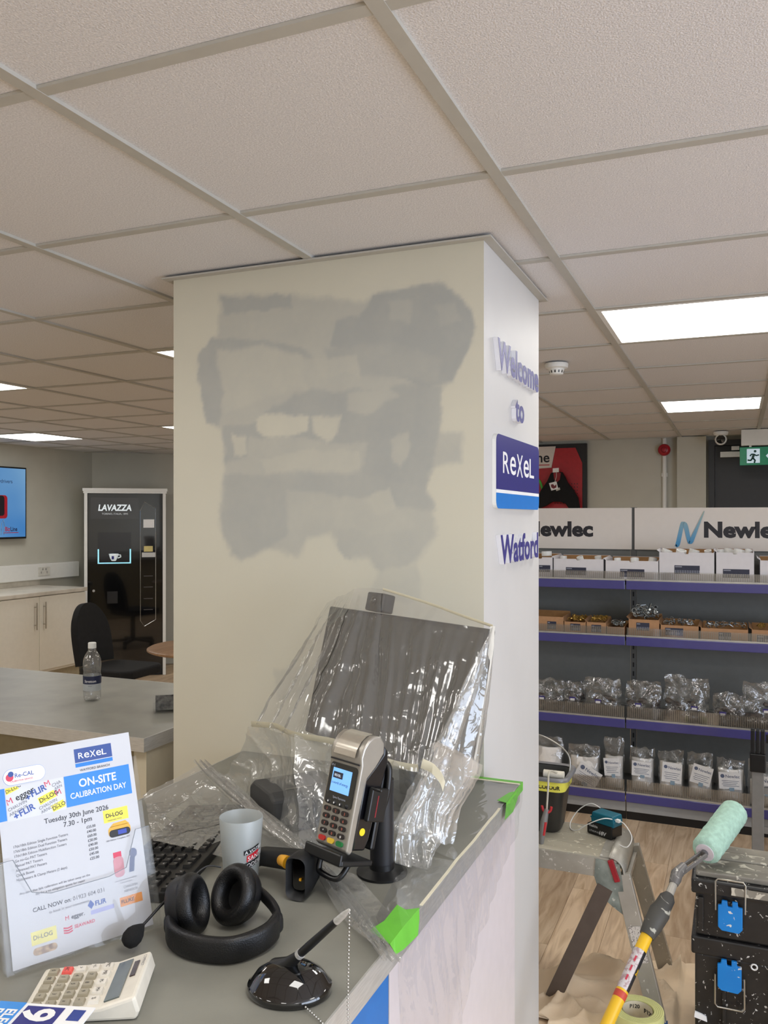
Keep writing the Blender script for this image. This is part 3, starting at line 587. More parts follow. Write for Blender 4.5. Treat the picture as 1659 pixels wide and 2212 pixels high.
cup(-.3024, 1.306, .046, (.93, -.20, .22), .041, 'left_cup'); cup(-.2342, 1.346, .043, (-.50, -.74, .45), .0415, 'right_cup')
bp = smooth_path([c2r(-.316, 1.316, .042), c2r(-.324, 1.290, .030), c2r(-.312, 1.256, .021), c2r(-.270, 1.226, .020), c2r(-.218, 1.220, .020), c2r(-.176, 1.252, .022), c2r(-.163, 1.296, .025), c2r(-.174, 1.330, .032), c2r(-.206, 1.366, .044)], 8)
n0, n1 = 10, len(bp) - 17
def band(pts, hh, th):
    mb = M(); o = 0; R = rrect(th, hh, th * .45, 3); k = len(R)
    for i, p in enumerate(pts):
        d = (pts[min(i+1, len(pts)-1)] - pts[max(i-1, 0)]); d.z = 0; d.normalize(); nrm = Vector((d.y, -d.x, 0)); e = min(1.0, (min(i, len(pts)-1-i) + 1.5) / 3.0)
        for (a, b) in R: mb.v.append(p + nrm * a * e + Vector((0, 0, 1)) * b)
    for i in range(len(pts) - 1):
        for j in range(k): mb.f.append([i*k + j, i*k + (j+1) % k, (i+1)*k + (j+1) % k, (i+1)*k + j])
    mb.f += [list(range(k))[::-1], [(len(pts)-1)*k + j for j in range(k)]]; return mb
band(bp[n0:n1], .038, .015).build('headband', MHS, t, smooth=50)
band(bp[2:n0 + 2], .020, .010).build('yoke', MHP, t, smooth=50); band(bp[n1 - 2:-2], .020, .010).build('yoke', MHP, t, smooth=50)
band(bp[n0 - 2:n0 + 3], .030, .020).build('slider_block', MHP, t, smooth=50); band(bp[n1 - 3:n1 + 2], .030, .020).build('slider_block', MHP, t, smooth=50)
mp_ = smooth_path([c2r(-.322, 1.318, .056), c2r(-.338, 1.306, .050), c2r(-.353, 1.285, .038), c2r(-.364, 1.266, .029)], 6)
M().tube(mp_, .0022, 8).build('mic_boom', MHP, t, smooth=60)
d = (mp_[-1] - mp_[-3]).normalized(); e = mp_[-1]
M().tube([e - d * .006, e, e + d * .006, e + d * .014, e + d * .022, e + d * .029, e + d * .033], [.003, .0075, .0115, .0143, .0140, .0105, .003], 20).build('mic_foam', mat('mic_foam', (16, 16, 17), .95, var=.3, bump=.5, bscale=900), t, smooth=80)
M().tube(smooth_path([c2r(-.300, 1.335, .078), c2r(-.282, 1.352, .086), c2r(-.262, 1.362, .080)], 6), .0012, 6).build('link_cable', MHP, t, smooth=60)
# ---- pen on an oval chain base
p = PZ(626, 2140, CZ); 
t = thing('pen_stand', 'glossy black oval desk pen stand with ball chain at the counter edge', 'pen stand', (p.x, p.y, CZ + .0006), TH - .1)
MGL = mat('gloss_black', (8, 8, 9), .06, var=.1, coat=1.0)
T = Matrix.Diagonal((1.0, .86, 1, 1))
M().lathe([(0, 0), (.056, 0), (.058, .003), (.0575, .010), (.054, .0125), (.046, .024), (.030, .033), (.012, .0365), (0, .037)], 56, T).build('base', MGL, t, smooth=50)
tip_w = cam2room((755 - CX) / F * 1.095, 1.095, HC - (1965 - HY) / F * 1.095)
Mi = t.matrix_basis.inverted(); tip = Mi @ tip_w; s0 = Vector((-.008, .004, .028)); d = (tip - s0).normalized(); Lp = (tip - s0).length
M().tube([s0 - d * .012, s0 + d * .012, s0 + d * .034], [.020, .0095, .0062], 20).build('socket', MBLACK, t, smooth=50)
pen = M().tube([s0 + d * .034, s0 + d * .06, s0 + d * (Lp - .030)], [.0055, .0058, .0048], 14).build('pen_barrel', MBLACK, t, smooth=50)
M().tube([s0 + d * (Lp - .030), s0 + d * (Lp - .012), s0 + d * Lp], [.0048, .0042, .0020], 14).build('pen_cap', MALU, t, smooth=50)
M().tube([s0 + d * .0345, s0 + d * .040], [.0067, .0067], 14).build('pen_ring', MALU, t, smooth=50)
# ball chain: from the pen end it hangs over the counter front and returns to the base
lo = CX1 + .012
def zpath():
    a = tip_w; pts = [a]
    ex = Vector((lo, a.y - .005, a.z - .04))
    for q in range(1, 60): pts.append(Vector((a.x + (lo + .004 - a.x) * min(1, q / 10), a.y, a.z - q * .010)))
    zb = pts[-1].z; yv = a.y
    for q in range(1, 8): an = math.pi * q / 8; pts.append(Vector((lo + .004, yv - .022 + .022 * math.cos(an), zb - .022 * math.sin(an))))
    for q in range(1, 46): pts.append(Vector((lo, yv - .044, zb + q * .010)))
    s_ = pts[-1]; e_ = p + Vector((.042, -.035, .006)); top = Vector((lo - .004, yv - .04, CZ + .004))
    pts += [s_ + (top - s_) * .5, top, top + (e_ - top) * .5 + Vector((0, 0, -.001)), e_]; return pts
zp = zpath(); seg = []; acc = 0.0; step = .0048; last = zp[0]; seg.append(last)
for q in zp[1:]:
    while (q - last).length >= step: last = last + (q - last).normalized() * step; seg.append(last.copy())
ball = M()
for q in seg:
    q = Mi @ q; r = .0021
    ball.add([(q.x + r, q.y, q.z), (q.x - r, q.y, q.z), (q.x, q.y + r, q.z), (q.x, q.y - r, q.z), (q.x, q.y, q.z + r), (q.x, q.y, q.z - r)], [(0,2,4),(2,1,4),(1,3,4),(3,0,4),(2,0,5),(1,2,5),(3,1,5),(0,3,5)])
bo = ball.build('ball_chain', mat('chain_steel', (205, 205, 202), .2, .9), t, smooth=180); bo['kind'] = 'stuff'
# ---- plastic cup
p = PZ(521, 1902, CZ)
t = thing('plastic_cup', 'frosted plastic tumbler with red and black print behind the headset', 'cup', (p.x, p.y, CZ + .0006), TH)
MFR = film('frosted_plastic', dens=.62, streak=.1, gloss=.10, tint=(216, 222, 222), bump=.05, rough=.4)
M().lathe([(0, .003), (.027, .003), (.0285, 0), (.0300, .004), (.0385, .112), (.0380, .1135), (.0374, .112), (.0290, .006)], 48).build('body', MFR, t, smooth=50)
def cupf(a0, z0): return lambda u, v, w=0: Vector(((.0303 + .0085 * (z0 + v - .004) / .108 + w + .0006) * math.cos(a0 + u / .035), (.0303 + .0085 * (z0 + v - .004) / .108 + w + .0006) * math.sin(a0 + u / .035), z0 + v))
def cpatch(mb, a0, a1, z0, z1, sk=.0, w=0.0): return mb.grid(lambda i, j: cupf(a0 + (a1 - a0) * i, z0 + (z1 - z0) * j + sk * i)(0, 0, w), 12, 1)
A = -math.pi / 2
cpatch(cpatch(M(), A + .30, A + 1.15, .056, .064, .008), A + .25, A + 1.2, .030, .041, .008).build('black_print', MPRINTK, t)
cpatch(M(), A + .45, A + 1.15, .0435, .0545, .008).build('red_print', mat('cup_red', (214, 40, 56), .4), t)
k = M().text('A VOTRE', lambda u, v, w=0: cupf(A + .34, .0575)(u, v + u * .2, .0006), .0085, .01); k.text('SANTE', lambda u, v, w=0: cupf(A + .50, .0455)(u, v + u * .2, .0006), .0110, .01); k.text('MODERE', lambda u, v, w=0: cupf(A + .22, .0320)(u, v + u * .2, .0006), .0105, .01)
k.build('white_lettering', MPAPER, t)
# ---- keyboard (long axis runs away from the camera)
kr0, kr1 = PZ(378, 1955, CZ), PZ(480, 1838, CZ)
ky = (kr1 - kr0); ky.z = 0; ky.normalize(); kx = Vector((ky.y, -ky.x, 0))     # kx points to the customer side
t = thing('keyboard', 'black computer keyboard partly under the plastic sheet beside the poster', 'keyboard', M4=mtx(kr0 + Vector((0, 0, .0008)), kx, ky, (0, 0, 1)))
KL, KD = .440, .150
M().prism([(-KD, 0), (0, 0), (0, .020), (-KD, .010)], 0, KL).build('case', mat('keyboard_black', (18, 18, 19), .45, var=.15), t, bev=.003)
MKEY = mat('keycap_black', (15, 15, 16), .4, var=.15); MKL = mat('keycap_legend', (190, 190, 190), .5)
rows = 6; kp = None; leg = 'qwertyuiopasdfghjklzxcvbnm1234567890'
def ktop(x): return .020 + .010 * x / KD
for r_ in range(rows):
    x = -.020 - r_ * .0205 - (.006 if r_ else 0)
    for c_ in range(21):
        if c_ in (4, 8): continue
        y = .012 + c_ * .0198 - (.004 if c_ > 4 else 0) - (.004 if c_ > 8 else 0)
        z = ktop(x)
        if kp is None:
            h = .0078; kp = M().add([(-h,-h,0),(h,-h,0),(h,h,0),(-h,h,0),(-h+.0018,-h+.0018,.006),(h-.0018,-h+.0018,.006),(h-.0018,h-.0018,.006),(-h+.0018,h-.0018,.006)], [(3,2,1,0),(4,5,6,7),(0,1,5,4),(1,2,6,5),(2,3,7,6),(3,0,4,7)]).build('keycap', MKEY, t); o = kp
        else: o = kp.copy(); COL.objects.link(o)
        o.location = (x, y, z - .001); o.rotation_euler = (0, -math.atan2(.010, KD), 0)
lg = M()
for r_ in range(rows):
    for c_ in range(12):
        if c_ in (4, 8): continue
        x = -.020 - r_ * .0205 - (.006 if r_ else 0); y = .012 + c_ * .0198 - (.004 if c_ > 4 else 0) - (.004 if c_ > 8 else 0)
        lg.text(leg[(r_ * 11 + c_ * 3) % 36], frame((x + .000, y + .002, ktop(x) + .0056), (0, -1, 0), (1, 0, 0)), .0065, .01)
lg.build('key_legends', MKL, t)
# ---- barcode scanner
h0 = PZ(640, 1946, CZ); fd = cam2room(-.35, -.94, 0).normalized(); sd = Vector((0, 0, 1)).cross(fd)      # fd: window direction, sd: to its right
t = thing('barcode_scanner', 'black handheld barcode scanner with yellow trigger lying behind the cup', 'scanner', M4=mtx(h0 + Vector((0, 0, .001)), sd, -fd, (0, 0, 1)))
MSCN = mat('scanner_rubber', (24, 24, 25), .55, var=.2)
def ring(w, h, cz, y, x=0): return [(x + a, y, cz + b) for a, b in rrect(w, h, min(w, h) * .35, 4)]
def loft(mb, rings, capa=True, capb=True):
    k = len(rings[0]); o = len(mb.v)
    for r_ in rings: mb.v += [Vector(q) for q in r_]
    for i in range(len(rings) - 1):
        for j in range(k): mb.f.append([o + i*k + j, o + i*k + (j+1) % k, o + (i+1)*k + (j+1) % k, o + (i+1)*k + j])
    if capa: mb.f.append([o + j for j in range(k)][::-1])
    if capb: mb.f.append([o + (len(rings)-1)*k + j for j in range(k)])
    return mb
loft(M(), [ring(.026, .056, .038, .020), ring(.028, .060, .038, .004), ring(.036, .070, .036, -.004), ring(.038, .073, .0368, .0), ring(.037, .072, .0368, .026), ring(.030, .058, .038, .060), ring(.022, .040, .038, .080)], True, True).build('head', MSCN, t, smooth=50)
M().prism(rrect(.024, .050, .008, 4, 0, .038), .010, .012).build('scan_window', mat('scan_glass', (10, 6, 6), .05, coat=1), t)
M().bx(.002, .006, .006, .0095, .030, .034).build('yellow_optics', mat('scanner_yellow', (232, 168, 34), .4), t)
loft(M(), [[(-.010, .055 + a, .042 + b) for a, b in rrect(.040, .036, .012, 4)], [(-.05, .060 + a, .040 + b) for a, b in rrect(.036, .032, .012, 4)], [(-.10, .070 + a, .034 + b) for a, b in rrect(.034, .030, .012, 4)], [(-.125, .076 + a, .022 + b) for a, b in rrect(.040, .034, .012, 4)]]).build('handle', MSCN, t, smooth=50)
M().tube([(-.026, .020, .052), (-.034, .024, .052), (-.044, .030, .050), (-.048, .032, .049)], [.011, .010, .009, .003], 14).build('trigger', MATS['scanner_yellow'], t, smooth=60)
# ---- card terminal on its pole stand
RR = Vector((.924, -.381, 0)); NN = Vector((-.381, -.924, 0)); tau = math.radians(15)
UU = Vector((0, 0, 1)) * math.cos(tau) - NN * math.sin(tau); YY = UU.cross(RR)      # YY points into the body
o_ = PD(713, 1828, 1.43)
t = thing('card_terminal', 'silver and black card payment terminal clipped in the pole stand', 'card terminal', M4=mtx(o_, RR, YY, UU))
MSIL = mat('terminal_silver', (168, 163, 154), .33, .55, var=.03, bump=.05, bscale=900); MSILD = mat('terminal_silver_side', (176, 174, 190), .3, .5, var=.03); MTBK = mat('terminal_black', (10, 10, 16), .28, var=.1, coat=.3)
hw = .0395
P = [(0, 0), (0, .140), (-.004, .152), (-.002, .168), (.006, .182), (.018, .191), (.034, .192), (.046, .182), (.050, .165), (.036, .140), (.020, .120), (.016, .06), (.016, .0), (.010, -.006)]
TP = Matrix(((0, 1, 0, 0), (1, 0, 0, 0), (0, 0, 1, 0), (0, 0, 0, 1)))
M().prism([(a, b) for a, b in P], -hw, hw, TP).build('front_shell', MSIL, t, smooth=30, bev=.0035, seg=3)
P = [(.0155, .002), (.0155, .118), (.034, .140), (.0495, .163), (.0475, .178), (.060, .168), (.064, .150), (.058, .105), (.050, .02), (.044, .002)]
M().prism(P, -hw + .001, hw - .001, TP).build('rear_body', MTBK, t, smooth=30, bev=.003)
# printer lid and slot
def lidf(i, j):
    a = [(-.0045, .151), (-.003, .164), (.004, .178), (.015, .188), (.028, .1925)]; s_ = j * 4; q = min(3, int(s_)); f_ = s_ - q
    y, z = a[q][0] + (a[q+1][0] - a[q][0]) * f_, a[q][1] + (a[q+1][1] - a[q][1]) * f_
    return (-.027 + .054 * i, y - .0028, z + .0012 * j)
M().grid(lidf, 6, 12).build('printer_lid', mat('lid_silver', (206, 200, 188), .22, .7), t, smooth=60)
M().bx(-.036, .036, -.0030, -.0004, .1395, .1420).build('paper_slot', MPRINTK, t)
M().prism(rrect(.067, .070, .007, 4, 0, .1005), -.0016, .0002).build('screen_glass', mat('terminal_glass', (6, 7, 12), .06, coat=1), t)
scr = M().bx(-.0245, .0225, -.0024, -.0018, .0875, .1265).build('screen', mat('lcd_blue', (120, 178, 240), .3, emit=.75, var=.02), t)
k = M().bx(-.0215, .002, -.0030, -.0025, .1100, .1205).build('screen_logo', mat('lcd_dark', (48, 52, 72), .3), scr)
k = M().text('REXEL', frame((-.018, -.0033, .1130), (1, 0, 0), (0, 0, 1)), .0058, .01).build('screen_logo_text', mat('lcd_white', (220, 230, 245), .3, emit=.4), scr)
M().text('a world of energy', frame((-.0225, -.0027, .1005), (1, 0, 0), (0, 0, 1)), .0062, .0, sx=.92).build('screen_text', mat('lcd_text', (50, 74, 130), .4), scr)
M().text('Spire Payments', frame((.002, -.0020, .0772), (1, 0, 0), (0, 0, 1)), .0052, 0, 'CENTER').build('glass_print', mat('glass_print', (170, 176, 190), .4), t); M().text('SPc5', frame((-.031, -.0020, .1285), (1, 0, 0), (0, 0, 1)), .0050).build('glass_print', MATS['glass_print'], t)
for q in range(4):
    M().lathe([(0, .0016), (.003, .0014), (.0040, 0)], 14, mtx((-.0225 + q * .015, -.0016, .0700), (1, 0, 0), (0, 0, 1), (0, -1, 0))).build('soft_key', mat('soft_key', (26, 26, 30), .3), t, smooth=60)
    if q < 3: M().prism(rrect(.0024, .0030, .0008, 2, -.0225 + q * .015, .0700), -.0036, -.0033).build('soft_key_mark', MPAPER, t)
lab = ['1', '2', '3', '4', '5', '6', '7', '8', '9', '*', '0', '#']
for q in range(15):
    r_, c_ = divmod(q, 3); x = -.022 + c_ * .022; z = .0580 - r_ * .0122
    m = mat('term_key', (38, 30, 28), .4) if q < 12 else (mat('term_key_red', (196, 44, 38), .4), mat('term_key_yellow', (236, 196, 60), .4), mat('term_key_green', (30, 120, 60), .4))[q - 12]
    k = M().prism(rrect(.0155, .0082, .0038, 4, x, z), -.0030, .0002).build('key', m, t, smooth=40)
    if q < 12: M().text(lab[q], frame((x + .001, -.0034, z - .0022), (1, 0, 0), (0, 0, 1)), .0062, .02, 'CENTER').build('key_legend', mat('term_legend', (200, 110, 90), .5) if q < 9 or q == 10 else MPAPER, k)
M().lathe([(0, .0007), (.0062, .0007), (.0065, 0)], 24, mtx((hw - .0005, .030, .033), (0, 1, 0), (0, 0, 1), (1, 0, 0))).build('yellow_sticker', mat('sticker_yellow', (240, 214, 30), .5), t)
# stand
base = PZ(825, 1886, CZ); base.z = CZ + .0006
t = thing('terminal_stand', 'black pole stand with cradle carrying the card payment terminal', 'terminal stand', (base.x, base.y, base.z))
M().lathe([(0, 0), (.046, 0), (.046, .004), (.030, .007), (.0225, .010), (.0225, .020)], 36).build('base', MBLACK, t, smooth=40)
M().cyl((0, 0, .008), (0, 0, .170), .0215, .0215, 32).build('pole', mat('pole_black', (22, 22, 26), .45), t, smooth=50)
Lt = Matrix.Translation(-base) @ mtx(o_, RR, YY, UU)
M().bx(-.030, .030, .067, .079, .000, .150, Lt).build('back_plate', MBLACK, t, bev=.004)
q0 = Lt @ Vector((0, .070, .06)); M().tube([(0, 0, .150), (q0.x * .5, q0.y * .5, .172), q0], [.018, .016, .014], 16).build('tilt_arm', MBLACK, t, smooth=50)
M().bx(-.046, .046, -.012, .062, -.022, -.012, Lt).bx(-.046, .046, -.016, -.010, -.022, -.002, Lt).build('cradle_shelf', MBLACK, t, bev=.004)
loop = [Lt @ Vector(q) for q in ((-.022, .006, -.020), (-.022, .004, -.038), (-.015, .004, -.046), (.018, .006, -.048), (.028, .012, -.040), (.030, .022, -.020))]
M().tube(smooth_path(loop, 4), .005, 8).build('cradle_hook', MBLACK, t, smooth=60)
M().bx(hw + .002, hw + .012, .025, .066, .052, .108, Lt).bx(hw + .004, hw + .030, .025, .030, .104, .110, Lt).build('side_clamp', MBLACK, t, bev=.003)
M().text('havis', lambda u, v, w=0: Lt @ Vector((hw + .0123, .050 - v, .058 + u)), .010, .01).build('red_lettering', mat('clamp_red', (130, 22, 34), .5), t) if False else None
M().bx(hw + .0121, hw + .0124, .040, .0425, .060, .096, Lt).build('red_marking', mat('clamp_red', (130, 22, 34), .5), t)
M().tube(smooth_path([Lt @ Vector(q) for q in ((.026, .070, .148), (.034, .074, .138), (.037, .076, .10), (.034, .074, .07), (.026, .068, .05))], 5), .006, 10).build('cable_guard', MBLACK, t, smooth=60)
# ================================================================== MONITOR UNDER PLASTIC
ml, mr_ = PD(712, 1309, 2.15), PD(1056, 1358, 1.712); zt_ = (ml.z + mr_.z) / 2
wx = (mr_ - ml); wx.z = 0; MW_ = wx.length; wx.normalize(); mn = Vector((wx.y, -wx.x, 0)); mn = mn if mn.y < 0 else -mn      # mn: screen normal
tau = math.radians(14); uu = Vector((0, 0, 1)) * math.cos(tau) - mn * math.sin(tau); yy = uu.cross(wx)
ctr = (ml + mr_) / 2; ctr.z = zt_
t = thing('monitor', 'dark flat-screen monitor wrapped in clear plastic on the near counter', 'monitor', M4=mtx(ctr, wx, yy, uu))
MH_ = .315
M().bx(-MW_/2, MW_/2, 0, .022, -MH_, 0).build('housing', mat('monitor_black', (26, 26, 27), .4, var=.1), t, bev=.004)
M().bx(-MW_/2 + .010, MW_/2 - .010, -.0012, .0005, -MH_ + .014, -.010).build('screen', mat('monitor_screen', (46, 46, 43), .3, var=.04), t)
M().bx(-.12, .12, .022, .055, -.26, -.08).build('rear_bulge', MBLACK, t, bev=.01)
Li = mtx(ctr, wx, yy, uu).inverted()
f0 = ctr + yy * .075 - uu * .2; f0 = Vector((f0.x, min(f0.y, 1.90), 0))
def loc_(v): return Li @ Vector(v)
M().tube([loc_((f0.x, f0.y, CZ + .012)), loc_((f0.x, f0.y, 1.14))], .022, 16).build('stand_post', MBLACK, t, smooth=50)
st_ = M().lathe([(0, 0), (.10, 0), (.10, .006), (.09, .011), (0, .012)], 36, Li @ Matrix.Translation((f0.x, f0.y, CZ + .0008))).build('stand_foot', MBLACK, t, smooth=40)
wc = PD(797, 1300, 1.985); wl = Li @ wc
t2 = thing('webcam', 'small black camera box on top of the wrapped monitor', 'camera', M4=mtx(ctr + wx * wl.x + uu * .002, wx, yy, uu))
M().bx(-.031, .031, -.014, .024, 0.000, .044).build('case', mat('webcam_black', (24, 24, 25), .5), t2, bev=.004)
M().lathe([(0, 0), (.009, 0), (.010, .003), (.007, .005), (0, .004)], 24, mtx((0, -.0135, .024), (1, 0, 0), (0, 0, 1), (0, -1, 0))).build('lens', MGL, t2, smooth=50)
# receipt printer under the plastic
p = PZ(640, 1770, CZ)
t = thing('receipt_printer', 'dark receipt printer hidden under the crumpled plastic, left of the terminal', 'printer', (p.x, p.y, CZ + .0008), TH + .5)
M().prism([(-.07, 0), (.07, 0), (.07, .065), (.045, .082), (-.05, .082), (-.07, .070)], -.08, .08, Matrix.Rotation(math.pi/2, 4, 'Z')).build('case', mat('printer_black', (62, 62, 62), .5), t, bev=.006)
M().bx(-.045, .045, -.052, -.047, .0818, .0840).build('paper_slot', MGL, t)
# ================================================================== PLASTIC DUST SHEET
MFILM = film('dust_sheet_film', dens=.13, streak=.62, gloss=.26, sscale=10.0, bump=1.0, bscale=20, rough=.17)
MFILM2 = film('crumpled_film', dens=.28, streak=.62, gloss=.26, sscale=13.0, bump=1.0, bscale=32, rough=.17)
t = thing('plastic_sheet', 'clear plastic dust sheet with tape, draped over the monitor and counter', 'plastic sheet', (0, 0, 0))
def disp(p, amp):
    p = Vector(p); q = p
    a = (ridge(q, 9, 1.3) ** 3) * .9 + (ridge(q, 21, 4.1) ** 3) * .5 + vn(q, 5, 9) * .6
    return Vector((vn(q, 11, 2.2) * .5, vn(q, 11, 8.8) * .5, 0)) * amp + Vector((-.30, -.55, .6)) * (a * amp * .6)
def panel(mb, A, B, C, D, nu, nv, amp, sag=0.0, folds=0, fa=0.0):
    """quad A-B (top) to D-C (bottom), rippled by world-space noise so that neighbours meet"""
    A, B, C, D = Vector(A), Vector(B), Vector(C), Vector(D); nrm = (B - A).cross(D - A).normalized()
    def f(i, j):
        p = (A * (1 - i) + B * i) * (1 - j) + (D * (1 - i) + C * i) * j
        e = 16 * i * (1 - i) * j * (1 - j)
        p = p + nrm * sag * e
        if folds: p = p + nrm * fa * (math.sin(i * folds * 6.283 + j * 2) + .5 * math.sin(i * folds * 16.1 + 1.3 + 3 * vn((i * 3, j, 0), 1.0))) * min(1, 2.2 * j)
        return p + disp(p, amp)
    return mb.grid(f, nu, nv)
PC = lambda px, py, h: PZ(px, py, CZ + h)
A1, A2, B_, C_ = PD(769, 1272, 1.955), PD(829, 1275, 1.925), PD(1066, 1355, 1.695), PD(707, 1303, 2.15)
t0, t1, t2_, t3, t4, t5, t6, t7 = PD(545, 1566, 1.84), PD(600, 1571, 1.78), PD(640, 1590, 1.72), PD(725, 1606, 1.66), PD(800, 1636, 1.62), PD(868, 1656, 1.60), PD(905, 1662, 1.585), PD(957, 1692, 1.56)
e0, e1, e2, e3 = PC(478, 1706, .01), PC(648, 1846, .01), PC(762, 1822, .01), PC(880, 1800, .02)
m = M()
panel(m, C_, A1, t2_, t0, 50, 80, .010, .0, 3, .006); panel(m, A1, A2, t4, t2_, 36, 80, .009, 0, 2, .006); panel(m, A2, B_, t7, t4, 80, 80, .006, .0, 4, .004)
m.build('front_drape', MFILM, t, smooth=180)
m = M(); panel(m, t0, t2_, e1, e0, 56, 70, .020, .03); panel(m, t2_, t4, e2, e1, 50, 60, .016, .02); panel(m, t4, t7, e3, e2, 40, 50, .012, .01)
m.build('lower_drape', MFILM2, t, smooth=180)
m = M(); w0, w1, w2, w3, w4 = PC(312, 1722, .020), PC(425, 1655, .075), PC(535, 1770, .020), PC(332, 1815, .030), PC(486, 1852, .012)
panel(m, w0, w1, w2, w3, 56, 50, .014, .01); panel(m, w1, PC(492, 1680, .06), e1, w2, 36, 60, .012, .012); panel(m, w3, w2, e1, w4, 50, 30, .010)
m.build('left_wing', MFILM2, t, smooth=180)
# thick pleat running from the left wing down to the front corner
pl_ = smooth_path([PC(428, 1652, .080), PC(500, 1716, .055), PC(575, 1780, .040), PC(655, 1848, .020), PC(720, 1930, .010), PC(790, 2020, .008), PC(836, 2080, .006)], 8)
m = M(); sd_ = Vector((CT, ST, 0))
for off, wd_ in ((0, .022), (.012, .018)):
    o0 = len(m.v)
    for i, q in enumerate(pl_):
        for k in range(7): 
            s_ = (k / 6 - .5) * wd_ * (1 + .3 * math.sin(i * .4)); r0 = q + sd_ * (s_ + off) + Vector((0, 0, .007 * math.sin(k * 1.9 + i * .3) + .006)); m.v.append(r0 + disp(r0, .004))
    n_ = len(pl_)
    for i in range(n_ - 1):
        for k in range(6): m.f.append([o0 + i*7 + k, o0 + i*7 + k + 1, o0 + (i+1)*7 + k + 1, o0 + (i+1)*7 + k])
m.build('pleat', MFILM2, t, smooth=180)
m = M(); panel(m, PC(668, 1850, .006), PC(770, 1890, .006), PC(868, 2000, .005), PC(835, 2078, .004), 30, 44, .006, .004)
m.build('front_strip', MFILM2, t, smooth=180)
# film lying on the worktop and hanging over its front edge
m = M()
xe = CX1 + .004
panel(m, (-.66, 1.985, CZ + .006), (xe, 1.985, CZ + .006), (xe, 1.50, CZ + .006), (-.60, 1.56, CZ + .008), 40, 60, .003)
panel(m, (-.575, 1.50, CZ + .006), (xe, 1.50, CZ + .006), (xe, 1.16, CZ + .006), (-.53, 1.24, CZ + .006), 24, 50, .003)
m.build('worktop_film', film('flat_film', dens=.09, streak=.34, gloss=.26, sscale=11, bump=1.0, bscale=22, rough=.12, stretch=(1, .4, 1)), t, smooth=180)
m = M()
def skirt(i, j):
    y = 1.985 + (1.19 - 1.985) * i; dl = np.interp(y, [1.19, 1.25, 1.33, 1.45, 1.62, 1.78, 1.90, 1.985], [.86, .70, .42, .36, .19, .14, .10, .05])
    z = CZ + .007 - float(dl) * j; q = Vector((xe, y, z))
    b = .006 * math.sin(y * 46 + z * 9) * min(1, 4 * j) + .010 * vn(q, 8, 3) * min(1, 3 * j)
    return Vector((xe + .004 + abs(b) + .010 * j * (1 - j), y, z)) + disp(q, .003)
m.grid(skirt, 110, 60).build('skirt', film('skirt_film', dens=.05, streak=.10, gloss=.15, fc=.2, sscale=13, bump=1.0, bscale=24, rough=.12, stretch=(1, 1, .8), tint=(226, 222, 224)), t, smooth=180)
# right-hand curtain and the crumpled bunch beside the terminal
m = M(); B2 = PD(1070, 1362, 1.76); panel(m, B_, B2, PD(1034, 1672, 1.80), PD(1000, 1668, 1.72), 20, 60, .004, 0, 2, .006); panel(m, PD(1058, 1372, 1.70), B_, PD(1010, 1640, 1.68), PD(940, 1600, 1.575), 24, 60, .006, 0, 2, .008)
m.build('right_curtain', MFILM2, t, smooth=180)
m = M()
for k in range(3):
    dx = k * 7; dd = k * .018
    panel(m, PD(948 - dx, 1606, 1.555 + dd), PD(1026 + dx, 1640 + dx, 1.62 + dd), PD(968 + dx, 1800 + 2*dx, 1.60 + dd), PD(868 - dx, 1800, 1.545 + dd), 44, 50, .016, .022, 2, .006)
panel(m, PD(868, 1780, 1.545), PD(968, 1800, 1.60), PD(940, 1880, 1.555), PD(858, 1868, 1.53), 40, 30, .012, .015, 2, .006)
m.build('crumpled_bunch', MFILM2, t, smooth=180)
# rolled white fold at the foot of the pole
# tapes
MMASK = mat('cream_masking_tape', (226, 220, 196), .6, var=.03, scale=40); MGRN = mat('green_tape', (104, 186, 60), .5, var=.05, scale=25)
def strip(pts, w, m, name, side, lift=.004):
    pts = smooth_path(pts, 6); mb = M(); side = Vector(side).normalized()
    for q in pts:
        q = q + disp(q, .004); l = Vector((-.2, -.5, .5)).normalized() * lift
        mb.v += [q + side * w/2 + l, q - side * w/2 + l, q + side * w/2 + l * .9, q - side * w/2 + l * .9]
    for i in range(len(pts) - 1):
        a, b = 4*i, 4*i + 4; mb.f += [[a, a+1, b+1, b], [a+2, b+2, b+3, a+3], [a, b, b+2, a+2], [a+1, a+3, b+3, b+1]]
    return mb.build(name, m, t, smooth=60)
strip([t0, t1, t2_, t3, t4], .013, MMASK, 'masking_tape', (0, -.2, 1)); strip([t4, t5, t6], .015, MMASK, 'masking_tape', (0, -.2, 1))
strip([PD(912, 1652, 1.54), PD(935, 1662, 1.535), PD(955, 1684, 1.53), PD(962, 1702, 1.53)], .018, MMASK, 'masking_tape', (.25, 0, 1))
strip([A2, PD(900, 1296, 1.86), PD(985, 1326, 1.775), B_], .006, MMASK, 'hem', (0, 0, 1), .002); strip([B_, PD(1056, 1450, 1.72), PD(1036, 1560, 1.745), PD(1022, 1650, 1.77)], .010, mat('milky_hem', (216, 214, 206), .4), 'hem', (CT, ST, 0), .002)
def flat_tape(pts, th=.0006, name='green_tape', m=None):
    pts = [Vector(q) for q in pts]; n = len(pts); nr = (pts[1] - pts[0]).cross(pts[2] - pts[0]).normalized() * th
    return M().add(pts + [q + nr for q in pts], [list(range(n)), list(range(2*n-1, n-1, -1))] + [(i, i+n, (i+1) % n + n, (i+1) % n) for i in range(n)]).build(name, m or MGRN, t)
zt2 = CZ + .0085; xo = CX1 + .009
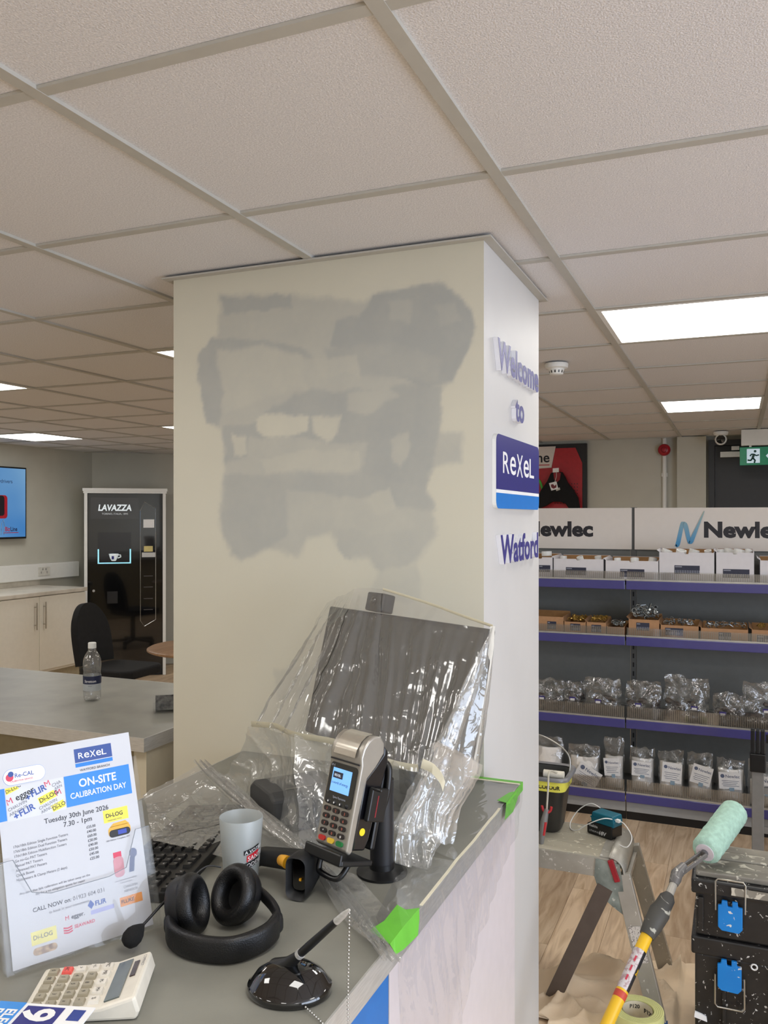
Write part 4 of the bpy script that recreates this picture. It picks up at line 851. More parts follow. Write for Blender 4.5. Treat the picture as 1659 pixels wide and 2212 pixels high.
# corner of the counter: green piece folded over the edge
y_a, y_b = 1.165, 1.345
g = M()
Pt = [PC(797, 2011, .012), PC(830, 1990, .014), PC(858, 1955, .014), PC(876, 1966, .013), PC(906, 1962, .012)]
Pb = [PX(848, 2050, xo), PX(854, 2062, xo + .003), PX(872, 2050, xo + .004), PX(902, 2020, xo + .003), PX(905, 1985, xo)]
Pe = [PX(842, 2040, xo - .001), PX(852, 2027, xo), PX(868, 2006, xo + .001), PX(886, 1985, xo), PX(905, 1963, xo - .001)]
for row in (Pt, Pe, Pb): g.v += row
for r_ in range(2):
    for i in range(4): g.f.append([r_*5 + i, r_*5 + i + 1, r_*5 + i + 6, r_*5 + i + 5])
go = g.build('green_tape', MGRN, t); sm = go.modifiers.new('thickness', 'SOLIDIFY'); sm.thickness = .0008
M().bx(-.60, CX1 + .006, 1.988, 2.0035, CZ + .0075, CZ + .0085).build('green_tape', MGRN, t)
M().bx(-.60, CX1 + .004, 1.980, 1.988, CZ + .0075, CZ + .0083).build('masking_tape', MMASK, t)
M().bx(CX1 + .006, CX1 + .0072, 1.93, 2.0035, CZ - .012, CZ + .0085).build('green_tape', MGRN, t)
flat_tape([(xo, 1.825, CZ - .024), (xo, 1.84, CZ + .009), (xo, 1.925, CZ + .009), (xo, 1.945, CZ - .012), (xo, 1.90, CZ - .030)])
flat_tape([(xo - .001, 1.84, CZ + .0092), (xo - .024, 1.848, CZ + .0095), (xo - .012, 1.91, CZ + .0095), (xo - .001, 1.925, CZ + .0092)])
strip([Vector((xe + .001, 1.80, CZ + .008)), Vector((xe + .001, 1.6, CZ + .008)), Vector((xe + .001, 1.30, CZ + .008))], .006, MMASK, 'hem', (1, 0, 0), .002)
# ================================================================== LEFT SIDE OF THE ROOM
# television on the left wall
y1, z0, z1 = 6.185, 1.395, 2.072; y0 = y1 - 1.20
t = thing('television', 'wall-mounted television showing a pale blue advert, at the left edge', 'television', (XL, (y0+y1)/2, (z0+z1)/2)); cy_, cz_ = (y0+y1)/2, (z0+z1)/2
M().bx(.002, .03, -.25, .25, -.18, .18).build('wall_bracket', MBLACK, t)
M().bx(.03, .062, y0-cy_, y1-cy_, z0-cz_, z1-cz_).build('bezel', MBLACK, t, bev=.004)
def tvmat():
    m = bpy.data.materials.new('tv_picture'); m.use_nodes = True; nt = m.node_tree; nt.nodes.clear(); o = nd(nt, 'ShaderNodeOutputMaterial'); e = nd(nt, 'ShaderNodeEmission'); e.inputs[1].default_value = .62
    tc = nd(nt, 'ShaderNodeTexCoord'); n = nd(nt, 'ShaderNodeTexNoise'); n.inputs['Scale'].default_value = 1.2; cr = nd(nt, 'ShaderNodeValToRGB'); cr.color_ramp.elements[0].color = lin((84, 158, 236)); cr.color_ramp.elements[1].color = lin((150, 204, 252))
    cr.color_ramp.elements[0].position = .3; cr.color_ramp.elements[1].position = .7
    nt.links.new(tc.outputs['Object'], n.inputs['Vector']); nt.links.new(n.outputs['Fac'], cr.inputs[0]); nt.links.new(cr.outputs[0], e.inputs[0]); nt.links.new(e.outputs[0], o.inputs[0]); MATS['tv_picture'] = m; return m
sc_ = M().bx(.0622, .0630, y0-cy_+.014, y1-cy_-.014, z0-cz_+.018, z1-cz_-.014).build('screen', tvmat(), t)
def tvp(px, py): p = PX(px, py, XL + .064); return p.y - cy_, p.z - cz_
u, v = tvp(27, 1044); M().text('screwdrivers', frame((.0634, u, v), (0, 1, 0), (0, 0, 1)), .050, .005, 'RIGHT').build('caption', mat('tv_caption', (44, 66, 110), .5), sc_)
u, v = tvp(40, 1147); u2, _ = tvp(22, 1147)
M().text('Biz', frame((.0634, u2, v), (0, 1, 0), (0, 0, 1)), .058, .02, 'RIGHT', sx=.85).bx(.0632, .0634, u2 - .08, u, v - .018, v - .012).build('brand_red', mat('tv_red', (190, 30, 40), .5), sc_)
M().text('Line', frame((.0634, u2 + .006, v), (0, 1, 0), (0, 0, 1)), .058, .02, sx=.85).build('brand_navy', mat('tv_navy', (24, 34, 80), .5), sc_)
a, b = tvp(16, 1120); a2, b2 = tvp(16, 1070)
M().prism(rrect(.22, b2 - b, .03, 4, a - .11, (b + b2)/2), -.0640, -.0632, TS).build('product_case', mat('tv_product_red', (176, 24, 44), .5), sc_)
M().prism(rrect(.18, (b2 - b) * .86, .025, 4, a - .125, (b + b2)/2 + .01), -.0646, -.0641, TS).build('product_front', mat('tv_product_black', (26, 20, 30), .5), sc_)
u, v = tvp(6, 1155); M().tube([(.0645, u - .02, v), (.0645, u - .015, v + .10), (.0645, u + .005, v + .14), (.0645, u + .02, v + .08), (.0645, u + .012, v)], .003, 6).build('mascot_outline', mat('tv_outline', (120, 150, 180), .5), sc_)
# dado trunking with a double socket
t = thing('dado_trunking', 'white plastic cable trunking along the left wall above the worktop', 'trunking', (XL, 0, 0))
M().bx(.0005, .055, 3.4, 6.90, .988, 1.142).build('channel', MWHITE, t, bev=.006)
p = PX(82, 1235, XL + .055); p2 = PX(107, 1235, XL + .055)
so = M().bx(.0552, .062, p.y, p2.y, p.z - .043, p.z + .043).build('socket', mat('socket_white', (214, 212, 204), .4), t, bev=.002)
w_ = p2.y - p.y
M().bx(.062, .0625, p.y + w_*.2, p.y + w_*.27, p.z - .02, p.z + .0).bx(.062, .0625, p.y + w_*.70, p.y + w_*.77, p.z - .02, p.z).bx(.062, .066, p.y + w_*.33, p.y + w_*.40, p.z + .012, p.z + .03).bx(.062, .066, p.y + w_*.60, p.y + w_*.67, p.z + .012, p.z + .03).build('switches', mat('socket_grey', (150, 148, 142), .5), so)
# kitchen units
MDOOR = mat('cream_door', (236, 232, 220), .35, var=.015); FX = -5.75; YE = 6.40
t = thing('kitchen_worktop', 'pale marble-effect worktop along the left wall under the trunking', 'worktop', (0, 0, 0))
MMARB = mat('marble_laminate', (218, 212, 200), .3, col2=(190, 184, 172), scale=7, det=8, lo=.45, hi=.75)
M().bx(XL + .002, FX + .015, 3.3, YE, .895, .932).build('slab', MMARB, t, bev=.006)
M().bx(XL + .002, XL + .016, 3.3, YE, .933, .985).build('upstand', MMARB, t)
edges = [6.39, 5.806, 5.21, 4.61, 4.01, 3.41]
for k in range(0, 5, 2):
    ya, yb_ = edges[min(k + 2, 5)], edges[k]
    t = thing('kitchen_cabinet', ('cream two-door base cabinet beside the coffee machine', 'cream base cabinet cut off by the left edge', 'cream base cabinet hidden past the left edge of the picture')[k // 2], 'cabinet', (0, 0, 0))
    M().bx(XL + .002, FX - .022, ya + .001, yb_ - .001, .20, .894).build('body', MDOOR, t); M().bx(XL + .002, FX - .08, ya + .001, yb_ - .001, .0, .20).build('plinth', mat('plinth_cream', (176, 166, 140), .5), t)
    for q in range(k, min(k + 2, 5)):
        d = M().bx(FX - .020, FX, edges[q + 1] + .002, edges[q] - .002, .225, .888).build('door', MDOOR, t, bev=.002)
        yh = edges[q + 1] + .045 if q % 2 == 0 else edges[q] - .06
        M().cyl((FX + .030, yh, .60), (FX + .030, yh, .84), .006, n=12).cyl((FX, yh, .64), (FX + .030, yh, .64), .004, n=8).cyl((FX, yh, .80), (FX + .030, yh, .80), .004, n=8).build('handle', mat('satin_steel', (178, 172, 160), .35, .8), d, smooth=50)
# coffee machine in its white surround
fdir = Vector((.792, .610, 0)).normalized(); nrm = Vector((fdir.y, -fdir.x, 0)); ctr = cam2room((271 - CX) / F * 8.5, 8.5, 0)
t = thing('coffee_machine', 'tall black coffee vending machine in a white surround in the corner', 'coffee machine', M4=mtx(ctr, fdir, -nrm, (0, 0, 1)))
KX = 8.5 / F / .966
def cm(px, py): return (px - 271) * KX, HC + (HY - py) / F * 8.5
hw = .392; ht = 1.888
M().bx(-hw, -hw + .030, .0, .48, 0, ht - .05).bx(hw - .030, hw, 0, .48, 0, ht - .05).build('side_panels', MWHITE, t)
M().bx(-hw - .015, hw + .015, -.015, .48, ht - .028, ht).bx(-hw - .008, hw + .008, -.008, .48, ht - .05, ht - .028).build('cornice', MWHITE, t)
M().bx(-hw + .030, hw - .030, .02, .47, .06, ht - .05).build('cabinet', mat('machine_black', (9, 9, 10), .25, coat=.3), t)
M().bx(-hw + .030, hw - .030, .03, .40, .0, .06).build('kick', MBLACK, t)
dr = M().bx(-hw + .038, hw - .038, .006, .0195, .10, ht - .056).build('door', mat('machine_gloss', (10, 11, 13), .10, coat=.8), t)
u0, zb = cm(202, 1121); u1, za = cm(298, 1075)
M().bx(u0, u1, .002, .0055, zb, za).build('brand_panel', mat('brand_panel', (40, 40, 44), .15, coat=.8), dr)
uu0, vv = cm(217, 1103); uu1, _ = cm(283, 1103)
vs_, _ = text_geo('LAVAZZA', .03, 0); tw = max(q[0] for q in vs_) - min(q[0] for q in vs_)
M().text('LAVAZZA', frame((uu0, .0012, vv), (1, 0, 0), (0, 0, 1)), .085, .03, sx=(uu1 - uu0) / (tw * .085), shear=.15).build('brand_lettering', mat('lit_white', (225, 235, 240), .4, emit=.5), dr)
a_, b_ = cm(224, 1110); a2_, _ = cm(276, 1110); vs_, _ = text_geo('TORINO, ITALIA, 1895', .01, 0); tw = max(q[0] for q in vs_) - min(q[0] for q in vs_)
M().text('TORINO, ITALIA, 1895', frame((a_, .0012, b_ - .008), (1, 0, 0), (0, 0, 1)), .024, .01, sx=(a2_ - a_) / (tw * .024)).build('tagline', mat('lit_grey', (190, 196, 200), .4, emit=.25), dr)
u0, zb = cm(216, 1217); u1, zc = cm(282, 1150)
M().bx(u0, u1, .0015, .0055, zb, zc).build('dispense_window', mat('niche_dark', (12, 14, 24), .2, coat=.6), dr)
ML = mat('niche_glow', (150, 220, 240), .4, emit=1.0)
_, ze = cm(216, 1186)
M().bx(u0, u0 + .012, -.001, .0014, zb + .012, ze).bx(u1 - .012, u1, -.001, .0014, zb + .012, ze).bx(u0, u1, -.004, .0014, zb, zb + .010).build('niche_light', ML, dr)
cu, cz2 = cm(248, 1211)
cup_ = M().lathe([(.018, 0), (.022, .004), (.036, .03), (.047, .07), (.045, .071), (.034, .03), (0, .012)], 28, Matrix.Translation((cu, -.04, cz2)) @ Matrix.Scale(.7, 4, (0, 1, 0))).build('cup_display', mat('cup_white_glow', (226, 236, 238), .3, emit=.35), t, smooth=50)  # niche light falling on the cup is put in as glow of its material
M().tube([(cu + .043, -.04, cz2 + .060), (cu + .066, -.04, cz2 + .058), (cu + .068, -.04, cz2 + .040), (cu + .040, -.04, cz2 + .028)], .005, 8).build('cup_handle', MATS['cup_white_glow'], cup_, smooth=60)
M().bx(cu - .018, cu + .004, -.075, -.0735, cz2 + .018, cz2 + .050).build('cup_mark', MNAVY, cup_)
hx = [cm(a, b) for a, b in ((301, 1103), (309, 1084), (332, 1097), (332, 1340), (309, 1354), (301, 1342))]
M().prism(hx, .001, .0055).build('selection_window', mat('selection_glass', (14, 14, 17), .05, coat=1.0), dr)
M().tube([(a, .000, b) for a, b in hx], .003, 6, closed=True).build('selection_rim', mat('rim_chrome', (210, 210, 208), .15, .9), dr)
nt_ = [cm(a, b) for a, b in ((307, 1122), (329, 1122), (329, 1140), (307, 1140))]
M().prism(nt_, -.001, .0008).build('paper_note', MPAPER, dr)
q_ = [cm(a, b) for a, b in ((308, 1180), (326, 1180), (326, 1192), (308, 1192))]; M().prism(q_, -.001, .0008).build('price_card', mat('price_card', (216, 200, 130), .5), dr)
q_ = [cm(a, b) for a, b in ((304, 1194), (331, 1194), (331, 1204), (304, 1204))]; M().prism(q_, -.001, .0008).build('coin_plate', MALU, dr)
for py in (1245, 1269, 1294, 1318): a, b = cm(317, py); M().bx(a - .045, a + .045, -.002, .0009, b - .004, b + .004).build('tray_line', mat('tray_line', (70, 66, 64), .4), dr)
a, b = cm(208, 1275); M().lathe([(0, .004), (.012, .004), (.013, 0)], 20, mtx((a, .0055, b), (1, 0, 0), (0, 0, 1), (0, -1, 0))).build('lock', MALU, dr, smooth=50)
a, b = cm(245, 1290); M().bx(a - .05, a + .05, .003, .0057, b - .06, b + .06).build('outlet_flap', MBLACK, dr)
# pale dado panel right of the machine
struct(M().bx(-5.05, -4.0, YB - .03, YB - .001, 0, .95).build('trim_5', MWHITE))
# office chair
p = cam2room((255 - CX) / F * 6.5, 6.5, 0); cd = cam2room(.93, -.36, 0).normalized(); cs = Vector((-cd.y, cd.x, 0))
t = thing('office_chair', 'black upholstered swivel chair standing in front of the coffee machine', 'chair', M4=mtx(p, cd, cs, (0, 0, 1)))
MCH = mat('chair_fabric', (16, 16, 17), .9, var=.2, bump=.3, bscale=300)
def chb(i, j):
    z = .47 + .46 * j; w = .215 * (1 - .28 * j ** 3) * (1 - .1 * (1 - j)); yv = (i * 2 - 1) * w; z = z - .10 * (abs(i * 2 - 1) ** 2.5) * j ** 2
    return (-.21 - .07 * j + .03 * (1 - (i * 2 - 1) ** 2) * -1, yv, z)
o = M().grid(chb, 18, 18).build('backrest', MCH, t, smooth=80); sm = o.modifiers.new('thickness', 'SOLIDIFY'); sm.thickness = .05; sm.offset = 0; bv = o.modifiers.new('round', 'BEVEL'); bv.width = .018; bv.segments = 3
M().prism(rrect(.48, .48, .10, 6, .03, 0), -.465, -.395, Matrix(((1, 0, 0, 0), (0, 0, 1, 0), (0, -1, 0, 0), (0, 0, 0, 1)))).build('seat', MCH, t, bev=.02, seg=3)
M().bar((-.20, 0, .42), (-.24, 0, .60), .06, .012, (1, 0, 0)).build('back_bracket', MBLACK, t); M().cyl((0, 0, .06), (0, 0, .40), .028, n=16).build('gas_post', MBLACK, t, smooth=50)
for k in range(5):
    a = k * 2 * math.pi / 5; e = Vector((.28 * math.cos(a), .28 * math.sin(a), .07)); M().bar((0, 0, .09), e, .045, .03).build('star_leg', MBLACK, t); M().cyl(e + Vector((-.012 * math.sin(a), .012 * math.cos(a), -.04)), e + Vector((.012 * math.sin(a), -.012 * math.cos(a), -.04)), .03, n=14).build('castor', MBLACK, t)
# round table, mostly behind the pillar
p = cam2room(-1.19, 5.73, 0)
t = thing('round_table', 'round wood-topped table edge showing just left of the pillar', 'table', (p.x, p.y, 0))
M().lathe([(0, .73), (.385, .73), (.40, .722), (.40, .712), (.385, .704), (0, .704)], 56).build('top', wood('table_oak', (130, 96, 66), (160, 124, 90), rough=.4), t, smooth=35)
M().lathe([(0, .703), (.05, .703), (.05, .68), (.035, .66), (.035, .04), (.05, .03), (.26, .015), (.26, 0), (0, 0)], 36).build('pedestal', MATS['satin_steel'], t, smooth=40)
# ================================================================== SHELVING
FY, BYs = 4.610, 4.985                  # shelf lip and back panel planes
BAYX = ((-1.540, -0.540), (-0.540, 0.460)); SZ = (1.271, .976, .540, .152)
MSTEEL = mat('shelf_grey_steel', (96, 98, 98), .45, .2, var=.03); MBACK = mat('back_panel_grey', (114, 116, 114), .6, var=.03); MPURP = mat('price_strip_violet', (66, 64, 124), .3, var=.02, coat=.3); MRIS = film('riser_clear', dens=.10, streak=.03, gloss=.18, bump=0, rough=.05, tint=(190, 180, 165))
MPLIN = mat('plinth_grey', (150, 150, 148), .45, var=.02); MRIB = mat('riser_ribs', (150, 142, 126), .4); MHEAD = mat('header_board', (222, 214, 206), .45, var=.01); MINK = mat('header_ink', (28, 26, 34), .5)
def newlec_mark(mb, o, h):
    P = [(0, 0), (.05, .02), (.20, .58), (.26, .62), (.33, .55), (.45, .12), (.52, .10), (.60, .25), (.98, 1.0)]
    P = [(a * h * .80, b * h) for a, b in P]; wd = [.05, .055, .05, .055, .055, .05, .055, .05, .008]
    pts = smooth_path([(a, 0, b) for a, b in P], 5); W_ = np.interp(np.linspace(0, 8, len(pts)), range(9), wd)
    for i, q in enumerate(pts):
        d = (pts[min(i+1, len(pts)-1)] - pts[max(i-1, 0)]).normalized(); n = Vector((-d.z, 0, d.x)) * W_[i] * h * 1.15
        mb.v += [o + q + n, o + q - n]
    V_ = mb.v; mb.v = []
    for i in range(len(pts) - 1):
        q = len(mb.v); mb.v += [V_[k] + Vector((0, -.00012 * i, 0)) for k in (2*i, 2*i+1, 2*i+3, 2*i+2)]; mb.f.append([q, q+1, q+2, q+3])
    return mb
def mark_mat():
    m = bpy.data.materials.new('brand_mark_blue'); m.use_nodes = True; nt = m.node_tree; b = nt.nodes['Principled BSDF']; tc = nd(nt, 'ShaderNodeTexCoord'); sx = nd(nt, 'ShaderNodeSeparateXYZ'); mr = nd(nt, 'ShaderNodeMapRange'); cr = nd(nt, 'ShaderNodeValToRGB')
    nt.links.new(tc.outputs['Generated'], sx.inputs[0]); nt.links.new(sx.outputs[2], cr.inputs[0]); e = cr.color_ramp.elements; e[0].color = lin((58, 150, 208)); e[1].color = lin((150, 176, 172)); e[1].position = .95
    nt.links.new(cr.outputs[0], b.inputs['Base Color']); return m
MMARK = mark_mat()
for k, (x0, x1) in enumerate(BAYX):
    t = thing('shelving_bay', ('left bay of the violet-edged shelving, partly behind the pillar', 'right bay of the violet-edged shelving with the whole brand mark on its header')[k], 'shelving', (x0, 0, 0), group='shelving bays')
    w_ = x1 - x0
    for q, (za, zb) in enumerate(((.13, .54), (.54, .95), (.95, 1.36), (1.36, 1.42))): M().bx(.018, w_ - .018, BYs, BYs + .012, za + .001, zb - .001).build('back_panel', MBACK, t)
    for ux_ in ((0.0, w_) if k == 0 else (w_,)):
        u_ = M().bx(ux_ - .015, ux_ + .015, BYs - .004, BYs + .05, .0, 1.655).build('upright', MSTEEL, t)
        s_ = M()
        for z in np.arange(.20, 1.40, .05): s_.bx(ux_ - .0045, ux_ + .0045, BYs - .0046, BYs - .0041, z, z + .026)
        so = s_.build('slots', MPRINTK, u_); so['kind'] = 'stuff'
    for z in SZ:
        s = M().bx(.003, w_ - .003, FY + .006, BYs - .006, z - .030, z - .006).build('shelf', MSTEEL, t)
        M().bx(.003, w_ - .003, FY - .004, FY + .005, z - .052, z - .006).build('price_strip', MPURP, s, bev=.003)
        M().bx(.003, w_ - .003, FY - .002, FY + .0055, z - .0058, z + .003).build('lip_rail', mat('lip_rail', (190, 190, 186), .25, .6), s)
        hr = .040 if z > .9 else .062
        rr = M().bx(.006, w_ - .006, FY + .001, FY + .0025, z + .0035, z + .003 + hr).build('riser', MRIS, s)
        if z < .9 or True:
            rb = M()
            for xx in np.arange(.012, w_ - .01, .0105): rb.bx(xx, xx + .0022, FY + .0027, FY + .0042, z + .0035, z + hr - .002)
            ro = rb.build('riser_ribs', MRIB, s); ro['kind'] = 'stuff'
    M().bx(.003, w_ - .003, FY + .02, FY + .034, .045, .098).build('plinth', MPLIN, t); M().bx(.003, w_ - .003, FY + .03, FY + .045, 0, .044).build('kickboard', MBLACK, t)
    hd = M().bx(.008, w_ - .008, BYs - .020, BYs - .006, 1.417, 1.652).build('header_panel', MHEAD, t)
    hx_ = .375; vs_, _ = text_geo('Newlec', .045, 0); tw = max(q[0] for q in vs_) - min(q[0] for q in vs_); sz_ = .115
    M().text('Newlec', frame((hx_, BYs - .0206, 1.492), (1, 0, 0), (0, 0, 1)), sz_, .045, sx=.403 / (tw * sz_)).build('lettering', MINK, hd)
    newlec_mark(M(), Vector((.232, BYs - .0207, 1.448)), .185).build('brand_mark', MMARK, hd)
# ---------------------------------------------------------------- open cartons
def xat(px, y=FY + .012): return PY(px, 1200, y).x
def zat(px, py, y=FY + .012): return PY(px, py, y).z
MWBOX = mat('white_card', (206, 204, 208), .6, var=.02); MBBOX = mat('brown_card', (164, 124, 88), .7, var=.06, scale=50); MLAB = mat('carton_label', (38, 42, 62), .5, var=.1, scale=120); MIN_ = mat('raw_card', (160, 120, 76), .8)
def carton(name, label, group, x0, x1, zs, h, dp, mo, mi, lx0, lx1, lz0, lz1, notch=True, y=None):
    y = FY + .014 if y is None else y; w_ = x1 - x0; e = .003
    t = thing(name, label, 'box', (x0, y, zs - .0055), 0, group)
    P = [(0, 0), (w_, 0), (w_, h), (w_ * .5 + .012, h), (w_ * .5 + .008, h - .008), (w_ * .5 - .008, h - .008), (w_ * .5 - .012, h), (0, h)] if notch else [(0, 0), (w_, 0), (w_, h), (0, h)]
    M().prism(P, 0, e).build('front', mo, t)
    M().bx(0, e, e, dp, 0, h + .004).bx(w_ - e, w_, e, dp, 0, h + .004).bx(e, w_ - e, dp - e, dp, 0, h + .012).bx(e, w_ - e, e, dp - e, 0, e).build('sides', mo, t)
    M().bx(e + .0005, w_ - e - .0005, dp - e - .002, dp - e - .0005, e, h + .010).build('lining', mi, t)
    f = M().add([(0, 0, h + .004), (0, dp, h + .004), (-.012, dp, h + .016), (-.012, .01, h + .012)], [(0, 1, 2, 3)]).build('flap', mo, t); sm = f.modifiers.new('thickness', 'SOLIDIFY'); sm.thickness = .002
    lo_ = M().bx(w_ * lx0, w_ * lx1, -.0008, -.0001, h * lz0, h * lz1).build('label', MLAB, t)
    s_ = M(); lw = w_ * (lx1 - lx0); nn_ = max(4, int(lw / .008))
    for q in range(nn_): s_.bx(w_ * lx0 + .004 + q * lw / nn_, w_ * lx0 + .007 + q * lw / nn_, -.0011, -.0009, h * lz0 + .003, h * (lz0 + (lz1 - lz0) * .45))
    s_.bx(w_ * lx0 + .003, w_ * lx0 + lw * .3, -.0011, -.0009, h * (lz1) - .009, h * lz1 - .005)
    po = s_.build('label_print', mat('label_print', (150, 154, 166), .5), lo_); po['kind'] = 'stuff'
    return t
def fitting(label, x, y, z, r, h, rx, rz, group):
    o = M().lathe([(r * .82, 0), (r, 0), (r, h), (r * .82, h), (r * .82, 0)], 20).build('pipe_fitting', MWHITE, None, (x, y, z), (rx, 0, rz), smooth=40); return tag(o, label, 'pipe fitting', group)
WB = [(1140, 1193, 1203, .46, .92, .30, .62, 'white carton half hidden by the pillar on the top shelf'), (1196, 1303, 1207, .25, .66, .20, .58, 'wide low white carton on the top shelf, next to the pillar'), (1308, 1422, 1211, .28, .74, .18, .58, 'low white carton on the top shelf below the gap between headers'),
      (1424, 1543, 1193, .28, .74, .27, .56, 'widest tall white carton of the top shelf, under the brand mark'), (1547, 1629, 1193, .18, .88, .18, .46, 'narrow tall white carton on the top shelf, second from the right edge'), (1642, 1760, 1211, .3, .7, .2, .5, 'white carton at the right edge of the picture on the top shelf')]
for i, (pa, pb, pt, a, b, c, d, l) in enumerate(WB):
    x0, x1 = xat(pa), xat(pb); h = zat((pa + pb)/2, pt) - SZ[0]
    carton('white_carton', l, 'white cartons on the top shelf', x0, x1, SZ[0], h + .004, .27, MWBOX, MIN_, a, b, c, d)
    rnd = random.Random(i); n = (1, 3, 3, 4, 4, 2)[i]
    for q in range(n):
        fx = x0 + (x1 - x0) * (q + .5) / n + rnd.uniform(-.01, .01); r = rnd.choice((.018, .022, .026)) if i else .028
        fitting('white plastic fitting sticking out of the ' + ('half-hidden carton by the pillar', 'wide low carton next to the pillar', 'low carton below the header gap', 'widest tall carton', 'narrow tall carton', 'carton at the right edge')[i], fx, FY + .07 + rnd.uniform(0, .12), SZ[0] + h - .016 + (.015 if not i else 0), r, .026, rnd.uniform(-.4, .4), rnd.uniform(0, 3), 'fittings in carton %s' % 'abcdef'[i])
def bits(name, label, x0, x1, y0, y1, z, n, m, r, cat, tall=.02):
    rnd = random.Random(n + int(x0 * 100)); b = M()
    for q in range(n):
        px_, py_, pz_ = rnd.uniform(x0 + r, x1 - r), rnd.uniform(y0, y1), z + rnd.uniform(-.004, tall); a = Vector((rnd.uniform(-1, 1), rnd.uniform(-1, 1), rnd.uniform(-.4, .6))).normalized(); c_ = Vector((px_, py_, pz_))
        if q % 3 == 0: b.tube([c_ - a * r, c_ + a * r], [r * .5, r * .5], 8)
        elif q % 3 == 1: b.bar(c_ - a * r * 1.4, c_ + a * r * 1.4, r * .9, r * .25)
        else: b.tube([c_ + Vector((math.cos(s_) * r, 0, math.sin(s_) * r)) for s_ in np.linspace(0, 5.5, 9)], r * .22, 5)
    o = b.build(name, m, smooth=45); tag(o, label, cat); o['kind'] = 'stuff'; return o
MBRASS = mat('brass', (196, 160, 84), .3, .8, var=.3, scale=90); MZINC = mat('zinc', (170, 176, 178), .25, .85, var=.4, scale=90)
BB = [(1140, 1217, 1331, .55, .80, .2, .7, None, 'brown carton with a wide dark label, half hidden by the pillar'), (1219, 1265, 1343, .28, .75, .25, .85, 'b', 'small brown carton of brass glands, left one'), (1267, 1309, 1344, .25, .75, .2, .8, 'b', 'small brown carton of brass glands, right one'), (1311, 1349, 1354, .3, .31, .2, .3, 'z', 'low brown tray of steel parts beside the shelf joint'),
      (1358, 1424, 1338, .25, .68, .38, .82, 'Z', 'tall brown carton heaped with steel clips right of the shelf joint'), (1427, 1509, 1351, .12, .60, .25, .80, 'z', 'brown carton of short dark tubes with a bordered label'), (1514, 1616, 1358, .38, .64, .12, .72, 'z', 'widest brown carton of steel fixings with a two-tone label'), (1624, 1720, 1362, .12, .6, .1, .6, 'b', 'brown carton of brass parts cut off by the right edge')]
for i, (pa, pb, pt, a, b, c, d, f, l) in enumerate(BB):
    x0, x1 = xat(pa), xat(pb); h = zat((pa + pb)/2, pt) - SZ[1] + .004
    carton('brown_carton', l, 'brown cartons on the second shelf', x0, x1, SZ[1], h, .22, MBBOX, MIN_, a, b, c, d, False)
    if f: bits('metal_parts', ('loose brass glands' if f == 'b' else 'loose steel fixings') + ' filling the ' + ('carton by the pillar', 'left small brown carton', 'right small brown carton', 'low brown tray', 'tall brown carton', 'carton with bordered label', 'widest brown carton', 'brown carton at the right edge')[i], x0 + .01, x1 - .01, FY + .03, FY + .20, SZ[1] + h + .002, 70 if f == 'Z' else 44, MBRASS if f == 'b' else MZINC, .012 if f == 'Z' else .008, 'hardware', .055 if f == 'Z' else .010)
